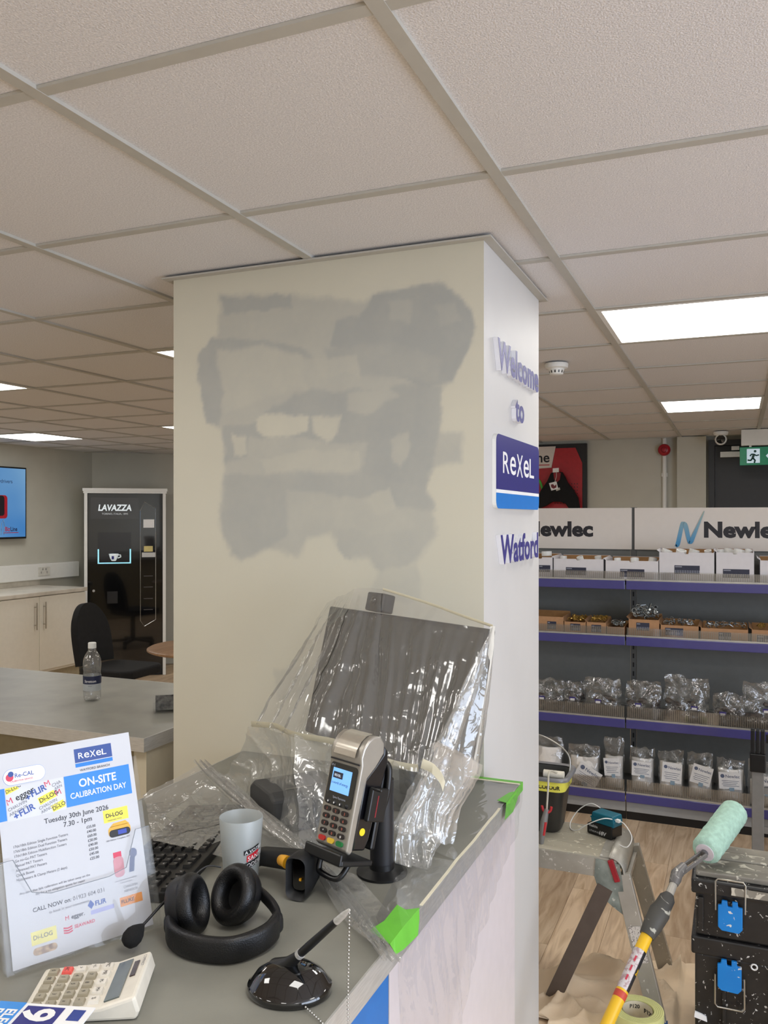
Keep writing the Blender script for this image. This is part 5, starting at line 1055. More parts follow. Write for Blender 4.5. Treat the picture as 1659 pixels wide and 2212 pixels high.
# ---------------------------------------------------------------- clear bags
MBAG = film('bag_film', dens=.05, streak=.34, gloss=.22, sscale=26, bump=1.0, bscale=42, rough=.10); MDKC = mat('dark_contents', (30, 28, 30), .5, col2=(74, 62, 56), scale=40); MWHC = mat('white_contents', (226, 222, 216), .6, var=.06, scale=30)
def bag(label, group, x0, x1, zs, h, fill, kind, seed, tilt=0.0, card=None, name='parts_bag'):
    w_ = (x1 - x0) * .95; yb_ = FY + .055 + .012 * (seed % 3)
    t = thing(name, label, 'bag', ((x0 + x1)/2, yb_, zs - .0055), tilt, group)
    def sh(sg, k):
        def f(i, j):
            a = i * 2 - 1; fat = max(0.0, 1 - abs(a) ** 4) * (max(0.0, 1 - max(0, j - .12) / .95) ** .7) * min(1, .5 + j * 4) * .042
            wv = w_/2 * (1 - .06 * j * (1 + vn((seed, j * 2, 0), 1.0)))
            p = Vector((a * wv, sg * fat, h * j + (.012 * vn((a * 2, seed, 0), 1.3) * j)))
            q = p + Vector((seed * 1.3, 0, 0)); am = .012 if kind else .008
            return p + Vector((vn(q, 22, 1), vn(q, 26, 4) * 1.2 + (ridge(q, 18, seed) ** 2 - .4) * .5 * sg, vn(q, 20, 7) * j)) * am * (1 if j > .05 else 0)
        return f
    M().grid(sh(-1, 0), 26, 26).grid(sh(1, 1), 20, 20).build('film', MBAG, t, smooth=180)
    rnd = random.Random(seed)
    if kind == 'dark':
        c = M()
        for q in range(12):
            p = Vector((rnd.uniform(-.40, .40) * w_, rnd.uniform(-.012, .016), .02 + rnd.uniform(0, fill) * h)); r = rnd.uniform(.012, .022)
            c.tube([p + Vector((-r, 0, rnd.uniform(-.01, .01))), p, p + Vector((r, 0, rnd.uniform(-.01, .01)))], [r * .6, r * .9, r * .6], 10)
        c.bx(-w_ * .42, w_ * .42, -.016, .018, .004, fill * h * .7)
        co = c.build('contents', MDKC, t, smooth=50); co['kind'] = 'stuff'
        lx = rnd.uniform(-.2, .2) * w_; lz = fill * h * .9
        lb_ = M().bx(lx - .016, lx + .016, -.046, -.0455, lz, lz + .016).build('barcode_label', mat('violet_label', (54, 46, 110), .5), t); M().bx(lx - .012, lx + .012, -.0465, -.0461, lz - .004, lz + .008).build('barcode', mat('barcode_white', (206, 204, 200), .5), lb_)
    else:
        def cf(i, j): a = i * 2 - 1; return Vector((a * w_ * .43, -.036 * (1 - abs(a) ** 3) * min(1, .4 + 3 * j) * (1 if j < .6 else 1.6 - j) + .003 * vn((a * 3 + seed, j * 4, 0), 1.0), .004 + fill * h * j))
        c_ = M().grid(cf, 14, 14).build('contents', MWHC, t, smooth=60); sm = c_.modifiers.new('thickness', 'SOLIDIFY'); sm.thickness = .03; sm.offset = -1
        if card:
            cz0, cz1, tl = card
            T = Matrix.Translation((rnd.uniform(-.004, .004), -.044, cz0 * h)) @ Matrix.Rotation(tl, 4, 'Y')
            cw = w_ * .37; chh = (cz1 - cz0) * h
            cd_ = M().bx(-cw, cw, -.0008, 0, 0, chh, T).build('header_card', mat('card_white', (214, 214, 214), .5), t)
            fr2 = lambda u, v: (lambda a, b, w=0: T @ Vector((u + a, -.0013, v + b)))
            k = M().text('Newlec', fr2(-cw * .38, chh * .68), cw * .42, .01); k.lathe([(0, 0), (cw * .19, 0)], 16, T @ mtx((-cw * .66, -.0012, chh * .77), (1, 0, 0), (0, 0, 1), (0, -1, 0)))
            for q in range(4): k.bx(-cw * (.75 - .1 * (q % 2)), cw * (.8 - .12 * ((q * 7) % 3)), -.0013, -.0010, chh * (.48 - q * .10), chh * (.48 - q * .10) + .0022, T)
            ko = k.build('card_print', mat('card_ink', (86, 96, 120), .5), cd_); ko['kind'] = 'stuff'
            M().bx(-cw * .10, cw * .35, -.0016, -.0011, -chh * .1, chh * .1, T).build('code_square', mat('card_code', (128, 150, 166), .5), cd_)
    return t
G3 = 'clear bags of dark parts on the third shelf'
for i, (pa, pb, pt, fl, l) in enumerate(((1150, 1222, 1466, .45, 'crinkled clear bag of dark parts half hidden by the pillar'), (1215, 1262, 1472, .5, 'small dark bag squeezed next to the pillar-side bag'), (1258, 1346, 1462, .42, 'broad clear bag of brown parts left of the shelf joint'), (1349, 1432, 1470, .40, 'slumped clear bag with a low barcode label right of the joint'),
        (1431, 1536, 1461, .36, 'tall square clear bag with a violet label in the middle of the third shelf'), (1537, 1612, 1495, .42, 'small low clear bag between two taller bags on the third shelf'), (1600, 1700, 1474, .45, 'large shiny clear bag cut off by the right edge, third shelf'))):
    x0, x1 = xat(pa, FY + .06), xat(pb, FY + .06); h = zat((pa + pb)/2, pt, FY + .06) - SZ[2]
    bag(l, G3, x0, x1, SZ[2], h, fl, 'dark', i + 1)
G4 = 'clear bags of white fittings on the bottom shelf'
for i, (pa, pb, pt, fl, cd_, l) in enumerate(((1150, 1218, 1590, .75, None, 'crinkled bag behind the paint scuttle on the bottom shelf'), (1226, 1300, 1606, .7, (.10, .55, .5), 'tilted clear bag with a slanting card right of the paint scuttle'), (1302, 1350, 1590, .62, (.28, .62, -.08), 'narrow clear bag with a torn card left of the shelf joint'), (1358, 1417, 1614, .74, (.38, .72, .03), 'clear bag of white fittings right of the shelf joint, first from it'),
        (1420, 1480, 1619, .74, (.34, .78, .06), 'clear bag of white fittings with an upright card, second from the joint'), (1481, 1543, 1625, .70, (.36, .78, .22), 'clear bag of white fittings with a leaning card, third from the joint'), (1544, 1612, 1640, .76, (.34, .74, -.05), 'clear bag of white fittings with bluish card, beside the folded ladder'), (1612, 1700, 1640, .55, (.3, .7, .1), 'clear bag of white fittings behind the folded ladder'))):
    x0, x1 = xat(pa, FY + .06), xat(pb, FY + .06); h = zat((pa + pb)/2, pt, FY + .06) - SZ[3]
    bag(l, G4, x0, x1, SZ[3], h, fl, None, i + 11, 0, cd_, 'fittings_bag')
# ================================================================== DECORATOR'S GEAR
def splat(name, base, paint, amt=.62, scale=55, rough=.45, metal=0.0, p2=None):
    """material with paint splashes of their own shape"""
    if name in MATS: return MATS[name]
    m = bpy.data.materials.new(name); m.use_nodes = True; nt = m.node_tree; b = nt.nodes['Principled BSDF']; b.inputs['Roughness'].default_value = rough; b.inputs['Metallic'].default_value = metal
    tc = nd(nt, 'ShaderNodeTexCoord'); n = nd(nt, 'ShaderNodeTexNoise'); n.inputs['Scale'].default_value = scale; n.inputs['Detail'].default_value = 2; n.inputs['Distortion'].default_value = .8
    n2 = nd(nt, 'ShaderNodeTexNoise'); n2.inputs['Scale'].default_value = scale * .22; n2.inputs['Detail'].default_value = 3
    nt.links.new(tc.outputs['Object'], n.inputs['Vector']); nt.links.new(tc.outputs['Object'], n2.inputs['Vector'])
    cr = nd(nt, 'ShaderNodeValToRGB'); e = cr.color_ramp.elements; e[0].position = amt; e[0].color = (0, 0, 0, 1); e[1].position = amt + .04; e[1].color = (1, 1, 1, 1); nt.links.new(n.outputs['Fac'], cr.inputs[0])
    c2 = nd(nt, 'ShaderNodeValToRGB'); e = c2.color_ramp.elements; e[0].position = .3; e[0].color = lin(base); e[1].position = .75; e[1].color = lin(p2 or tuple(min(255, v * 1.5 + 8) for v in base)); nt.links.new(n2.outputs['Fac'], c2.inputs[0])
    mx = nd(nt, 'ShaderNodeMix', data_type='RGBA'); nt.links.new(cr.outputs[0], mx.inputs[0]); nt.links.new(c2.outputs[0], mx.inputs[6]); mx.inputs[7].default_value = lin(paint); nt.links.new(mx.outputs[2], b.inputs['Base Color']); MATS[name] = m; return m
MSA = splat('splashed_aluminium', (178, 174, 164), (216, 214, 206), .66, 60, .4, .35, (160, 155, 144)); MST = splat('splashed_tread', (176, 170, 152), (204, 198, 178), .64, 40, .6, .1, (158, 151, 133))
PH = .50; PXR, PY0, PY1 = -.335, 2.793, 3.080; PXL = -1.42
t = thing('step_platform', 'paint-splashed aluminium folding work platform with wooden floor behind it', 'step platform', (0, 0, 0))
for k in range(3):
    ya = PY0 + .010 + k * .0895; M().bx(PXL, PXR - .045, ya, ya + .0865, PH - .016, PH).build('tread_board', MST, t, bev=.003)
M().bx(PXL, PXR - .02, PY0, PY0 + .009, PH - .062, PH - .002).build('side_rail', MSA, t); M().bx(PXL, PXR - .02, PY1 - .009, PY1, PH - .062, PH - .002).build('side_rail', MSA, t)
def prof(i, j): 
    a = j * 1.75; return (PXR - .045 + .045 * math.sin(min(a, 1.57)) + (.012 * (a - 1.57) if a > 1.57 else 0), PY0 + (PY1 - PY0) * i, PH + .003 - .042 * (1 - math.cos(min(a, 1.57))) - (.06 * (a - 1.57) if a > 1.57 else 0))
o = M().grid(prof, 1, 12).build('end_nosing', MSA, t, smooth=50); sm = o.modifiers.new('thickness', 'SOLIDIFY'); sm.thickness = .004
M().bx(PXR - .075, PXR - .046, PY0 + .010, PY1 - .010, PH - .016, PH + .001).build('end_strip', MSA, t)
MBR = splat('bracket_grey', (98, 104, 98), (190, 190, 180), .66, 70, .5)
for yv, s_ in ((PY0, -1), (PY1, 1)):
    P = [(PXR - .085, PH - .004), (PXR - .010, PH - .012), (PXR + .006, PH - .12), (PXR + .010, PH - .175), (PXR - .030, PH - .150), (PXR - .070, PH - .120), (PXR - .090, PH - .06)]
    M().prism(P, min(yv + s_ * .001, yv + s_ * .004), max(yv + s_ * .001, yv + s_ * .004)).build('hinge_plate', MBR, t)
    L0, L1 = Vector((PXR - .004, yv - s_ * .012, PH - .045)), Vector((PXR + .112, yv - s_ * .006 + s_ * .03, .012))
    lg_ = M().bar(L0, L1, .024, .052, (1, 0, .2)).build('leg', MSA, t, bev=.002)
    d = (L1 - L0); M().bar(L1 - d * .03, L1 + d * .012, .030, .058, (1, 0, .2)).build('rubber_foot', mat('foot_blue', (40, 90, 150), .6), t)
    if s_ == -1: 
        pb = L0 + d * .50; M().bar(L0 + d * .34 + Vector((.0, -.0135, 0)), L0 + d * .58 + Vector((0, -.0135, 0)), .0012, .036, (1, 0, .2)).build('safety_label', mat('safety_label', (206, 200, 192), .5, col2=(120, 112, 108), scale=180, lo=.55, hi=.6), t)
M().bar((PXR - .055, PY0 + .006, PH - .09), (PXR - .225, PY0 + .010, .012), .022, .050, (1, 0, .3)).build('inner_leg', mat('inner_leg_shade_brown', (86, 74, 66), .5), t)  # the shade on this leg is put into its dark brown colour
M().bar((PXR + .058, PY0 + .010, .215), (PXR + .062, PY1 - .010, .205), .030, .024).build('rung', MSA, t); M().bar((PXR + .0, PY0 + .006, PH - .075), (PXR + .0, PY1 - .006, PH - .075), .030, .02).build('cross_bar', MSA, t)
a_, b_ = PY(1318, 1858, PY0 - .006), PY(1334, 1905, PY0 - .006)
M().bar(a_, b_, .010, .018, (1, 0, .3)).build('red_catch', mat('catch_red', (150, 20, 34), .4), t, bev=.002)
for xv in (PXL + .03,):
    for yv in (PY0 + .012, PY1 - .012): M().bar((xv, yv, PH - .045), (xv - .11, yv, .012), .024, .052, (1, 0, .2)).build('leg', MSA, t)
# ---- paint scuttle
bc = Vector((-.675, 3.005, PH))
t = thing('paint_scuttle', 'black rectangular paint scuttle with yellow label on the work platform', 'bucket', (bc.x, bc.y, PH + .0008))
MBK = splat('scuttle_black', (18, 18, 18), (150, 150, 146), .74, 22, .45, 0, (58, 54, 48))
def rg(w, h, z, r=.03): return [(a, b, z) for a, b in rrect(w, h, r, 4)]
loft(M(), [rg(.20, .115, 0), rg(.215, .125, .01), rg(.262, .172, .195)], True, False).build('body', MBK, t, smooth=40)
loft(M(), [rg(.255, .166, .150), rg(.249, .160, .196)], False, False).build('inner_wall', mat('scuttle_inner', (70, 72, 72), .5), t, smooth=40)
loft(M(), [rg(.262, .172, .186), rg(.286, .196, .188, .035), rg(.288, .198, .196, .035), rg(.280, .190, .202, .034), rg(.254, .165, .198)], False, False).build('rim', mat('rim_grey', (128, 128, 130), .35, .2), t, smooth=50)
loft(M(), [rg(.2585, .1685, .150), rg(.2645, .1745, .187)], False, False).build('label_band', mat('label_yellow', (222, 214, 84), .45, var=.06), t, smooth=40)
M().text('COLOUR', frame((.040, -.0875, .160), (1, 0, 0), (0, .16, 1)), .018, .03).build('label_print', MPRINTK, t)
M().text('LITRE', frame((.1335, -.03, .160), (0, 1, 0), (.2, 0, 1)), .016, .03).build('label_print', MPRINTK, t)
M().grid(lambda i, j: Vector((-.12 + .165 * i, -.078 + .156 * j, .205 - .075 * i + .004 * vn((i * 5, j * 5, 1), 1))), 16, 12).build('painted_grid', mat('wet_paint', (196, 190, 172), .5, var=.08, scale=60, bump=.8, bscale=120), t, smooth=60)
bl_ = smooth_path([(.128, .02, .192), (.126, .03, .245), (.085, .035, .285), (.0, .035, .315), (-.09, .035, .29), (-.128, .02, .2)], 6)
M().tube(bl_, .0030, 8).build('bail_handle', mat('bail_wire', (168, 166, 160), .3, .8), t, smooth=60)
# ---- mini roller hung in the scuttle
h0 = PD(1187, 1672, 2.90); h1 = PD(1184, 1700, 2.868); h2 = PD(1181, 1748, 2.86); h3 = PD(1175, 1775, 2.855); h4 = PD(1171, 1805, 2.855); h5 = PD(1168, 1830, 2.855)
t = thing('mini_roller', 'small paint roller with grey and red handle hooked on the scuttle rim', 'roller', (0, 0, 0))
M().tube(smooth_path([h0 + Vector((.02, .05, -.01)), h0 + Vector((.004, .012, .008)), h0 + Vector((0, -.012, .004)), h1, h2], 5), .0034, 8).build('wire', mat('painted_wire', (190, 184, 168), .45, .2), t, smooth=60)
M().tube([h0 + Vector((-.03, .05, -.015)), h0 + Vector((.04, .05, -.015))], .014, 14).build('sleeve', mat('sleeve_white', (214, 208, 192), .9, bump=.6, bscale=300), t, smooth=50)
M().tube([h2, h2 + (h3 - h2) * .5, h3, h4, h5], [.008, .010, .012, .010, .007], 12).build('handle', mat('handle_grey', (122, 120, 116), .5), t, smooth=60)
M().tube(smooth_path([h2 + Vector((-.016, 0, .010)), h2 + Vector((-.012, 0, -.004)), h2 + Vector((0, -.004, -.010)), h2 + Vector((.012, 0, -.004)), h2 + Vector((.016, 0, .010))], 4), .0045, 8).build('guard', mat('handle_red', (186, 40, 46), .45), t, smooth=60)
M().tube([h3 + Vector((.006, -.006, .002)), h4 + Vector((.006, -.005, .004))], [.006, .005], 8).build('grip_pad', MATS['handle_red'], t, smooth=60); M().tube([h5, h5 + (h5 - h4) * .25], [.0072, .006], 10).build('end_cap', MATS['handle_red'], t, smooth=60)
# ---- cordless battery with adapter
a0, a1, a2 = PZ(1268, 1799, PH), PZ(1322, 1817, PH), PZ(1338, 1806, PH); dx = (a1 - a0); dx.z = 0; LX_ = dx.length; dx.normalize(); dy = Vector((-dx.y, dx.x, 0)); LY_ = .062
t = thing('tool_battery', 'black power tool battery with teal adapter on the work platform', 'battery', M4=mtx(a0 + Vector((0, 0, .0008)), dx, dy, (0, 0, 1)))
M().prism([(0, .004), (.004, 0), (LX_ - .004, 0), (LX_, .004), (LX_, .040), (LX_ - .004, .044), (.016, .044), (0, .034)], 0, LY_).build('battery_case', mat('battery_black', (14, 14, 15), .4), t, bev=.003)
M().prism([(.014, .040), (LX_ + .002, .040), (LX_ + .004, .056), (LX_, .078), (.018, .078), (.012, .056)], .004, LY_ - .002).build('adapter', mat('adapter_teal', (0, 96, 116), .4), t, bev=.004)
M().bx(.012, LX_ + .004, .002, .0035, .058, .062).build('adapter_ridge', MATS['adapter_teal'], t)
M().text('makita', frame((.010, -.0008, .027), (1, 0, 0), (0, 0, 1)), .013, .02).text('18V', frame((.050, -.0008, .008), (1, 0, 0), (0, 0, 1)), .018, .03, shear=.2).text('LITHIUM-ION', frame((.010, -.0008, .010), (1, 0, 0), (0, 0, 1)), .009, .02, shear=.2, sx=.85).build('lettering', mat('battery_print', (200, 200, 198), .5), t)
Mb = t.matrix_basis
t2 = thing('charging_cable', 'thin white cable looped around the tool battery', 'cable', (0, 0, 0))
def bl2(x, y, z): return Mb @ Vector((x, y, z))
M().tube(smooth_path([bl2(LX_ + .003, .02, .066), bl2(LX_ - .02, -.02, .075), bl2(.02, -.030, .040), bl2(-.02, -.028, .010), bl2(-.055, -.018, .002), bl2(-.075, .010, .018), bl2(-.062, .04, .055), bl2(-.02, .05, .085), bl2(.02, .05, .080)], 8), .0018, 8).build('loop', MWHITE, t2, smooth=60)
M().tube(smooth_path([bl2(LX_ + .004, .02, .066), bl2(LX_ + .035, .02, .062), bl2(LX_ + .07, .01, .030), bl2(LX_ + .07, -.02, .004), bl2(LX_ + .02, -.01, .0025)], 8), .0018, 8).build('loop', MWHITE, t2, smooth=60)
M().bx(LX_ + .0035, LX_ + .018, .014, .026, .061, .071, Mb).build('plug', MWHITE, t2, bev=.001)
# ---- stacked tool boxes
TX0, TX1, TY0, TY1, TZ = -.124, .44, 2.675, 2.955, .550
MTB = splat('toolbox_black', (15, 15, 16), (196, 194, 188), .655, 75, .4, 0, (34, 33, 31)); MTL = splat('toolbox_lid', (110, 106, 97), (196, 190, 174), .60, 34, .5, 0, (150, 144, 130)); MLAT = splat('latch_blue', (0, 118, 198), (214, 214, 208), .66, 60, .4, 0, (10, 128, 206))
def tp(px, py): p = PY(px, py, TY0); return p.x, p.z
def latch(t, x0, x1, zt_, zb_, wz0, wz1, up):
    w_ = x1 - x0; hgt = zt_ - zb_
    P = [(x0, zb_ + .012), (x0 + .010, zb_ + .002), (x1 - .010, zb_), (x1, zb_ + .012), (x1, zt_ - .014), (x1 - w_*.18, zt_ - .014), (x1 - w_*.20, zt_), (x1 - w_*.42, zt_), (x1 - w_*.42, zt_ - .016), (x0 + w_*.40, zt_ - .016), (x0 + w_*.38, zt_), (x0 + w_*.16, zt_), (x0 + w_*.14, zt_ - .012), (x0, zt_ - .014)]
    l = M().prism(P, TY0 - .020, TY0 - .010).build('latch', MLAT, t, bev=.002)
    pts = [(x0 - .006, TY0 - .012, wz0), (x0 - .007, TY0 - .014, wz1 - (.008 if up else -.008)), (x0, TY0 - .014, wz1), (x1 + .002, TY0 - .014, wz1), (x1 + .008, TY0 - .014, wz1 - (.008 if up else -.008)), (x1 + .007, TY0 - .012, wz0)]
    M().tube(pts, .0028, 8).build('wire_bail', mat('bail_steel', (176, 172, 160), .3, .85), l, smooth=50)
zs = .362
tu = thing('tool_box', 'upper paint-splashed black tool box with blue latch and grey lid', 'tool box', (0, 0, 0), group='stacked tool boxes')
M().bx(TX0 + .012, TX1, TY0, TY1, zs + .001, TZ - .030).build('body', MTB, tu, bev=.006)
M().bx(TX0, TX1, TY0 - .010, TY1 + .004, TZ - .062, TZ - .018).build('lid', MTB, tu, bev=.006)
for k in range(4): M().bx(TX0 + .012, TX0 + .325, TY0 + .012 + k * .064, TY0 + .070 + k * .064, TZ - .018, TZ - .002 - .003 * (k % 2)).build('lid_panel', MTL, tu, bev=.004)
M().bx(TX0 + .335, TX1, TY0 + .0, TY1 - .03, TZ - .018, TZ + .010).build('lid_handle_block', MTB, tu, bev=.006)
for xv in (.02, .095, .245, .33): M().bx(TX0 + xv, TX0 + xv + .014, TY0 - .012, TY0 - .001, zs + .02, TZ - .070).build('front_rib', MTB, tu, bev=.002)
M().bx(TX0 + .11, TX0 + .235, TY0 - .013, TY0 - .0105, TZ - .050, TZ - .028).build('label_plate', MTL, tu)
x0, zt1 = tp(1551, 1938); x1, _ = tp(1604, 1938); _, zb1 = tp(1575, 2008); _, w0_ = tp(1550, 1962); _, w1_ = tp(1575, 1898)
latch(tu, x0, x1, zt1, zb1, w0_, w1_, True)
tl_ = thing('tool_box', 'lower paint-splashed black tool box with blue latch and hanging wire', 'tool box', (0, 0, 0), group='stacked tool boxes')
M().bx(TX0 + .010, TX1, TY0 + .004, TY1, .0008, zs - .055).build('body', MTB, tl_, bev=.006); M().bx(TX0, TX1, TY0 - .008, TY1 + .004, zs - .054, zs).build('lid', MTB, tl_, bev=.006)
for xv in (.085, .215, .235, .33): M().bx(TX0 + xv, TX0 + xv + .010, TY0 - .008, TY0 + .003, .03, zs - .060).build('front_rib', MTB, tl_, bev=.002)
for zv in (.05, .11, .17, .23): M().bx(TX0 + .245, TX1, TY0 - .004, TY0 + .003, zv, zv + .008).build('front_rib', MTB, tl_)
x0, zt1 = tp(1550, 2064); x1, _ = tp(1602, 2064); _, zb1 = tp(1575, 2137); _, w0_ = tp(1550, 2100); _, w1_ = tp(1575, 2174)
latch(tl_, x0, x1, zt1, zb1, w0_, w1_, False)
a, b = tp(1629, 2087); M().tube([(a + .008 * math.cos(q), TY0 - .006, b + .008 * math.sin(q)) for q in np.linspace(0, 2 * math.pi, 14)[:-1]], .0025, 6, closed=True).build('eyelet', MWHITE, tl_, smooth=60)
a, b = tp(1512, 2195); M().prism([(a - .016, b - .005), (a - .014, b + .012), (a + .004, b + .008), (a + .018, b + .002), (a + .020, b - .012)], TY0 - .0022, TY0 + .0035).build('paint_blob', MPAPER, tl_)
# ---- roller on extension pole
r0, r1 = PD(1523, 1841, 2.535), PD(1588, 1752, 2.70); ax = (r1 - r0).normalized()
rad = .043
if r0.z - rad < TZ + .001: dz = TZ + .001 - (r0.z - rad); r0.z += dz; r1.z += dz
t = thing('paint_roller', 'pale mint paint roller on a yellow extension pole resting on the tool boxes', 'paint roller', (0, 0, 0))
SLV = mat('mint_pile', (170, 204, 186), .95, var=.10, scale=70, bump=1.0, bscale=260)
sv = M(); n = 40; L_ = (r1 - r0).length; x = ax.cross(Vector((0, 0, 1))).normalized(); y = ax.cross(x); nn_ = 48
for i in range(nn_ + 1):
    f = i / nn_; rr_ = rad * (1 - .18 * max(0, 1 - f / .06) ** 2 - .18 * max(0, 1 - (1 - f) / .06) ** 2)
    for j in range(n):
        a = 2 * math.pi * j / n; p = r0 + ax * (L_ * f) + (x * math.cos(a) + y * math.sin(a)) * rr_; q = p - r0
        sv.v.append(p + (p - (r0 + ax * (L_ * f))).normalized() * .0016 * (vn(q, 60, 2) + vn(q, 140, 5)))
for i in range(nn_):
    for j in range(n): sv.f.append([i*n + j, i*n + (j+1) % n, (i+1)*n + (j+1) % n, (i+1)*n + j])
sv.f += [[j for j in range(n)][::-1], [nn_*n + j for j in range(n)]]
sv.build('sleeve', SLV, t, smooth=70)
M().tube([r0 - ax * .003, r0 + ax * .004], [.027, .027], 36).build('end_cap', mat('cap_pale', (216, 208, 214), .4), t, smooth=40)
M().tube([r0 - ax * .012, r0 - ax * .002], [.010, .011], 20).build('hub', mat('hub_grey', (92, 90, 90), .4), t, smooth=40)
# fork arm down to the pole
k0 = r0 - ax * .009; k1 = PD(1462, 1888, 2.46); MFK = splat('fork_grey', (88, 86, 84), (190, 188, 180), .64, 60, .4, .3); MGP = splat('grip_stained', (74, 72, 66), (176, 174, 160), .62, 26, .6, 0, (44, 42, 40))
sd2 = (k1 - k0).normalized(); pr2 = sd2.cross(Vector((0, 0, 1))).normalized()
for s_ in (-1, 1): M().bar(k0 + pr2 * .010 * s_, k1 + pr2 * .010 * s_, .006, .012).build('fork_arm', MFK, t, bev=.001)
M().bar(k1 - sd2 * .012, k1 + sd2 * .006, .030, .014).build('fork_bridge', MFK, t, bev=.002)
k2 = PD(1455, 1910, 2.43); k3 = PD(1445, 1934, 2.405); k4 = PD(1397, 2022, 2.345); k5 = PD(1340, 2128, 2.265); k6 = PD(1310, 2212, 2.20)
M().tube([PD(1478, 1870, 2.48), k1, PD(1459, 1900, 2.44), k2], [.012, .017, .016, .013], 14).build('yoke', MFK, t, smooth=50)
M().tube([k2, k3], [.011, .012], 12).build('neck', MATS['splashed_aluminium'], t, smooth=50)
dr_ = (k4 - k3).normalized(); M().tube([k3 - dr_ * .004, k3 + dr_ * .01, k3 + (k4 - k3) * .3, k3 + (k4 - k3) * .42, k3 + (k4 - k3) * .75, k4], [.013, .022, .024, .029, .026, .021], 18).build('grip', MGP, t, smooth=50)
pd_ = (k6 - k4).normalized(); kf = k6.copy(); s_ = (k6.z - .012) / max(1e-3, -pd_.z)
kf = k6 + pd_ * s_; kf.x = max(kf.x, CX1 + .03)
k5 = k4 + (kf - k4).normalized() * (k5 - k4).length; pd_ = (kf - k4).normalized()
MYP = splat('pole_yellow', (226, 178, 26), (150, 140, 110), .70, 16, .35, 0, (238, 190, 36))
M().tube([k4, kf], [.0165, .0165], 22).build('pole', MYP, t, smooth=50)
def pl2(f): return k4 + (k5 - k4) * f
M().tube([pl2(.30), pl2(1.06)], [.0170, .0170], 22).build('pole_label', mat('pole_label', (206, 198, 196), .5, col2=(176, 150, 150), scale=90, lo=.5, hi=.58), t, smooth=50); M().tube([pl2(1.10), pl2(1.22)], [.0171, .0171], 22).build('red_band', mat('pole_red', (196, 70, 50), .5), t, smooth=50)
# black strip, red hand marks and lettering on the label (towards the camera)
dd_ = (k5 - k4).normalized(); tc_ = (Vector((0, 0, HC)) - pl2(.6)); tc_ = (tc_ - dd_ * tc_.dot(dd_)).normalized(); sx_ = dd_.cross(tc_)
def onpole(f, ang, r=.0174): c = pl2(f); return c + (tc_ * math.cos(ang) + sx_ * math.sin(ang)) * r
m_ = M().grid(lambda i, j: onpole(.30 + .76 * j, -1.35 + .75 * i), 6, 8); 
m_.build('black_strip', MPRINTK, t)
m_ = M()
for f in (.50, .68, .86): m_.grid(lambda i, j: onpole(f - .05 + .10 * j, .05 + .28 * i, .0176), 3, 3)
mo_ = m_.build('red_marks', mat('mark_red', (196, 60, 80), .5), t); mo_['kind'] = 'stuff'
M().text('Easy', lambda u, v, w=0: onpole(.74 - u * 3.2, -1.20 + v * 26, .0177), .022, .03).build('label_lettering', MYP, t)
M().tube([kf + pd_ * -.03, kf], [.019, .019], 16).build('pole_end', MBLACK, t, smooth=50)
# ---- dust sheet on the floor
t = thing('dust_sheet', 'crumpled beige cotton dust sheet on the wooden floor under the platform', 'dust sheet', (0, 0, 0))
MDS = mat('cotton_twill', (234, 212, 182), .9, var=.05, scale=12, bump=.3, bscale=700)
def dsf(i, j):
    xm = float(np.interp(j, [0, .47, .56, 1], [-.545, -.545, -.82, -.82])); x = xm + (.48 - xm) * i; y = 2.20 + 1.02 * j; b0 = 3.19 + .09 * math.sin(x * 5 + 1) + .05 * vn((x, 0, 0), 9, 4)
    if x < -.45: b0 -= (-.45 - x) * .75
    y = 2.20 + (b0 - 2.20) * j
    if y < 2.68: x = max(x, -.548)
    p = Vector((x, y, 0)); w_ = p + Vector((vn(p, 4, 1), vn(p, 4, 5), 0)) * .10
    r1_ = max(0, ridge((w_.x * .9 + w_.y * .5, w_.y * .5 - w_.x * .3, 0), 4.2, 2)) ** 4; r2_ = max(0, ridge((w_.x * .5 - w_.y * .9, w_.x * .6, 0), 5.5, 7)) ** 4; r3_ = max(0, ridge((w_.x, w_.y, .3), 11, 3)) ** 4
    h = .004 + .044 * r1_ + .038 * r2_ + .014 * r3_ + .006 * max(0, vn(p, 6, 2)); e = min(1.0, (1 - j) * 9 + .15)
    h += .011 * (1 + math.sin(21 * w_.x + 11 * w_.y + 4 * vn(p, 5, 3))) * max(0, .3 + vn(p, 3, 6)); e *= min(1.0, max(0.0, (y - 2.60) / .25)) if x < -.30 else 1.0
    ins = TX0 - .05 < x and y > TY0 - .06
    return Vector((x, y, h * e * (.15 if ins else 1) * (1 if not ins else .1) + (.0 if ins else .002)))
M().grid(dsf, 150, 120).build('cloth', MDS, t, smooth=180)
# ---- roll of abrasive paper
p = PZ(1377, 2197, .105)
t = thing('sandpaper_roll', 'pale yellow roll of P120 sandpaper standing on the dust sheet', 'sandpaper roll', (p.x, p.y, .035))
MSP = mat('sandpaper_back', (208, 208, 140), .7, var=.04); ri, ro_, hh = .045, .076, .095
M().lathe([(ri, 0), (ro_, 0), (ro_, hh), (ri + .002, hh), (ri, 0)], 56).build('coil', MSP, t, smooth=35)
for k in range(5): r_ = ri + .004 + k * .0055; M().tube([(r_ * math.cos(a), r_ * math.sin(a), hh + .0002) for a in np.linspace(0, 2 * math.pi, 49)[:-1]], .0006, 4, closed=True).build('winding', mat('winding_line', (168, 168, 110), .8), t)
M().lathe([(ri - .0015, 0), (ri - .0015, hh - .001)], 48).build('core', mat('core_pale', (216, 206, 178), .7), t, smooth=60)
def core(a0, z): return lambda u, v, w=0: Vector(((ri - .0022) * math.cos(a0 - u / ri), (ri - .0022) * math.sin(a0 - u / ri), z + v))
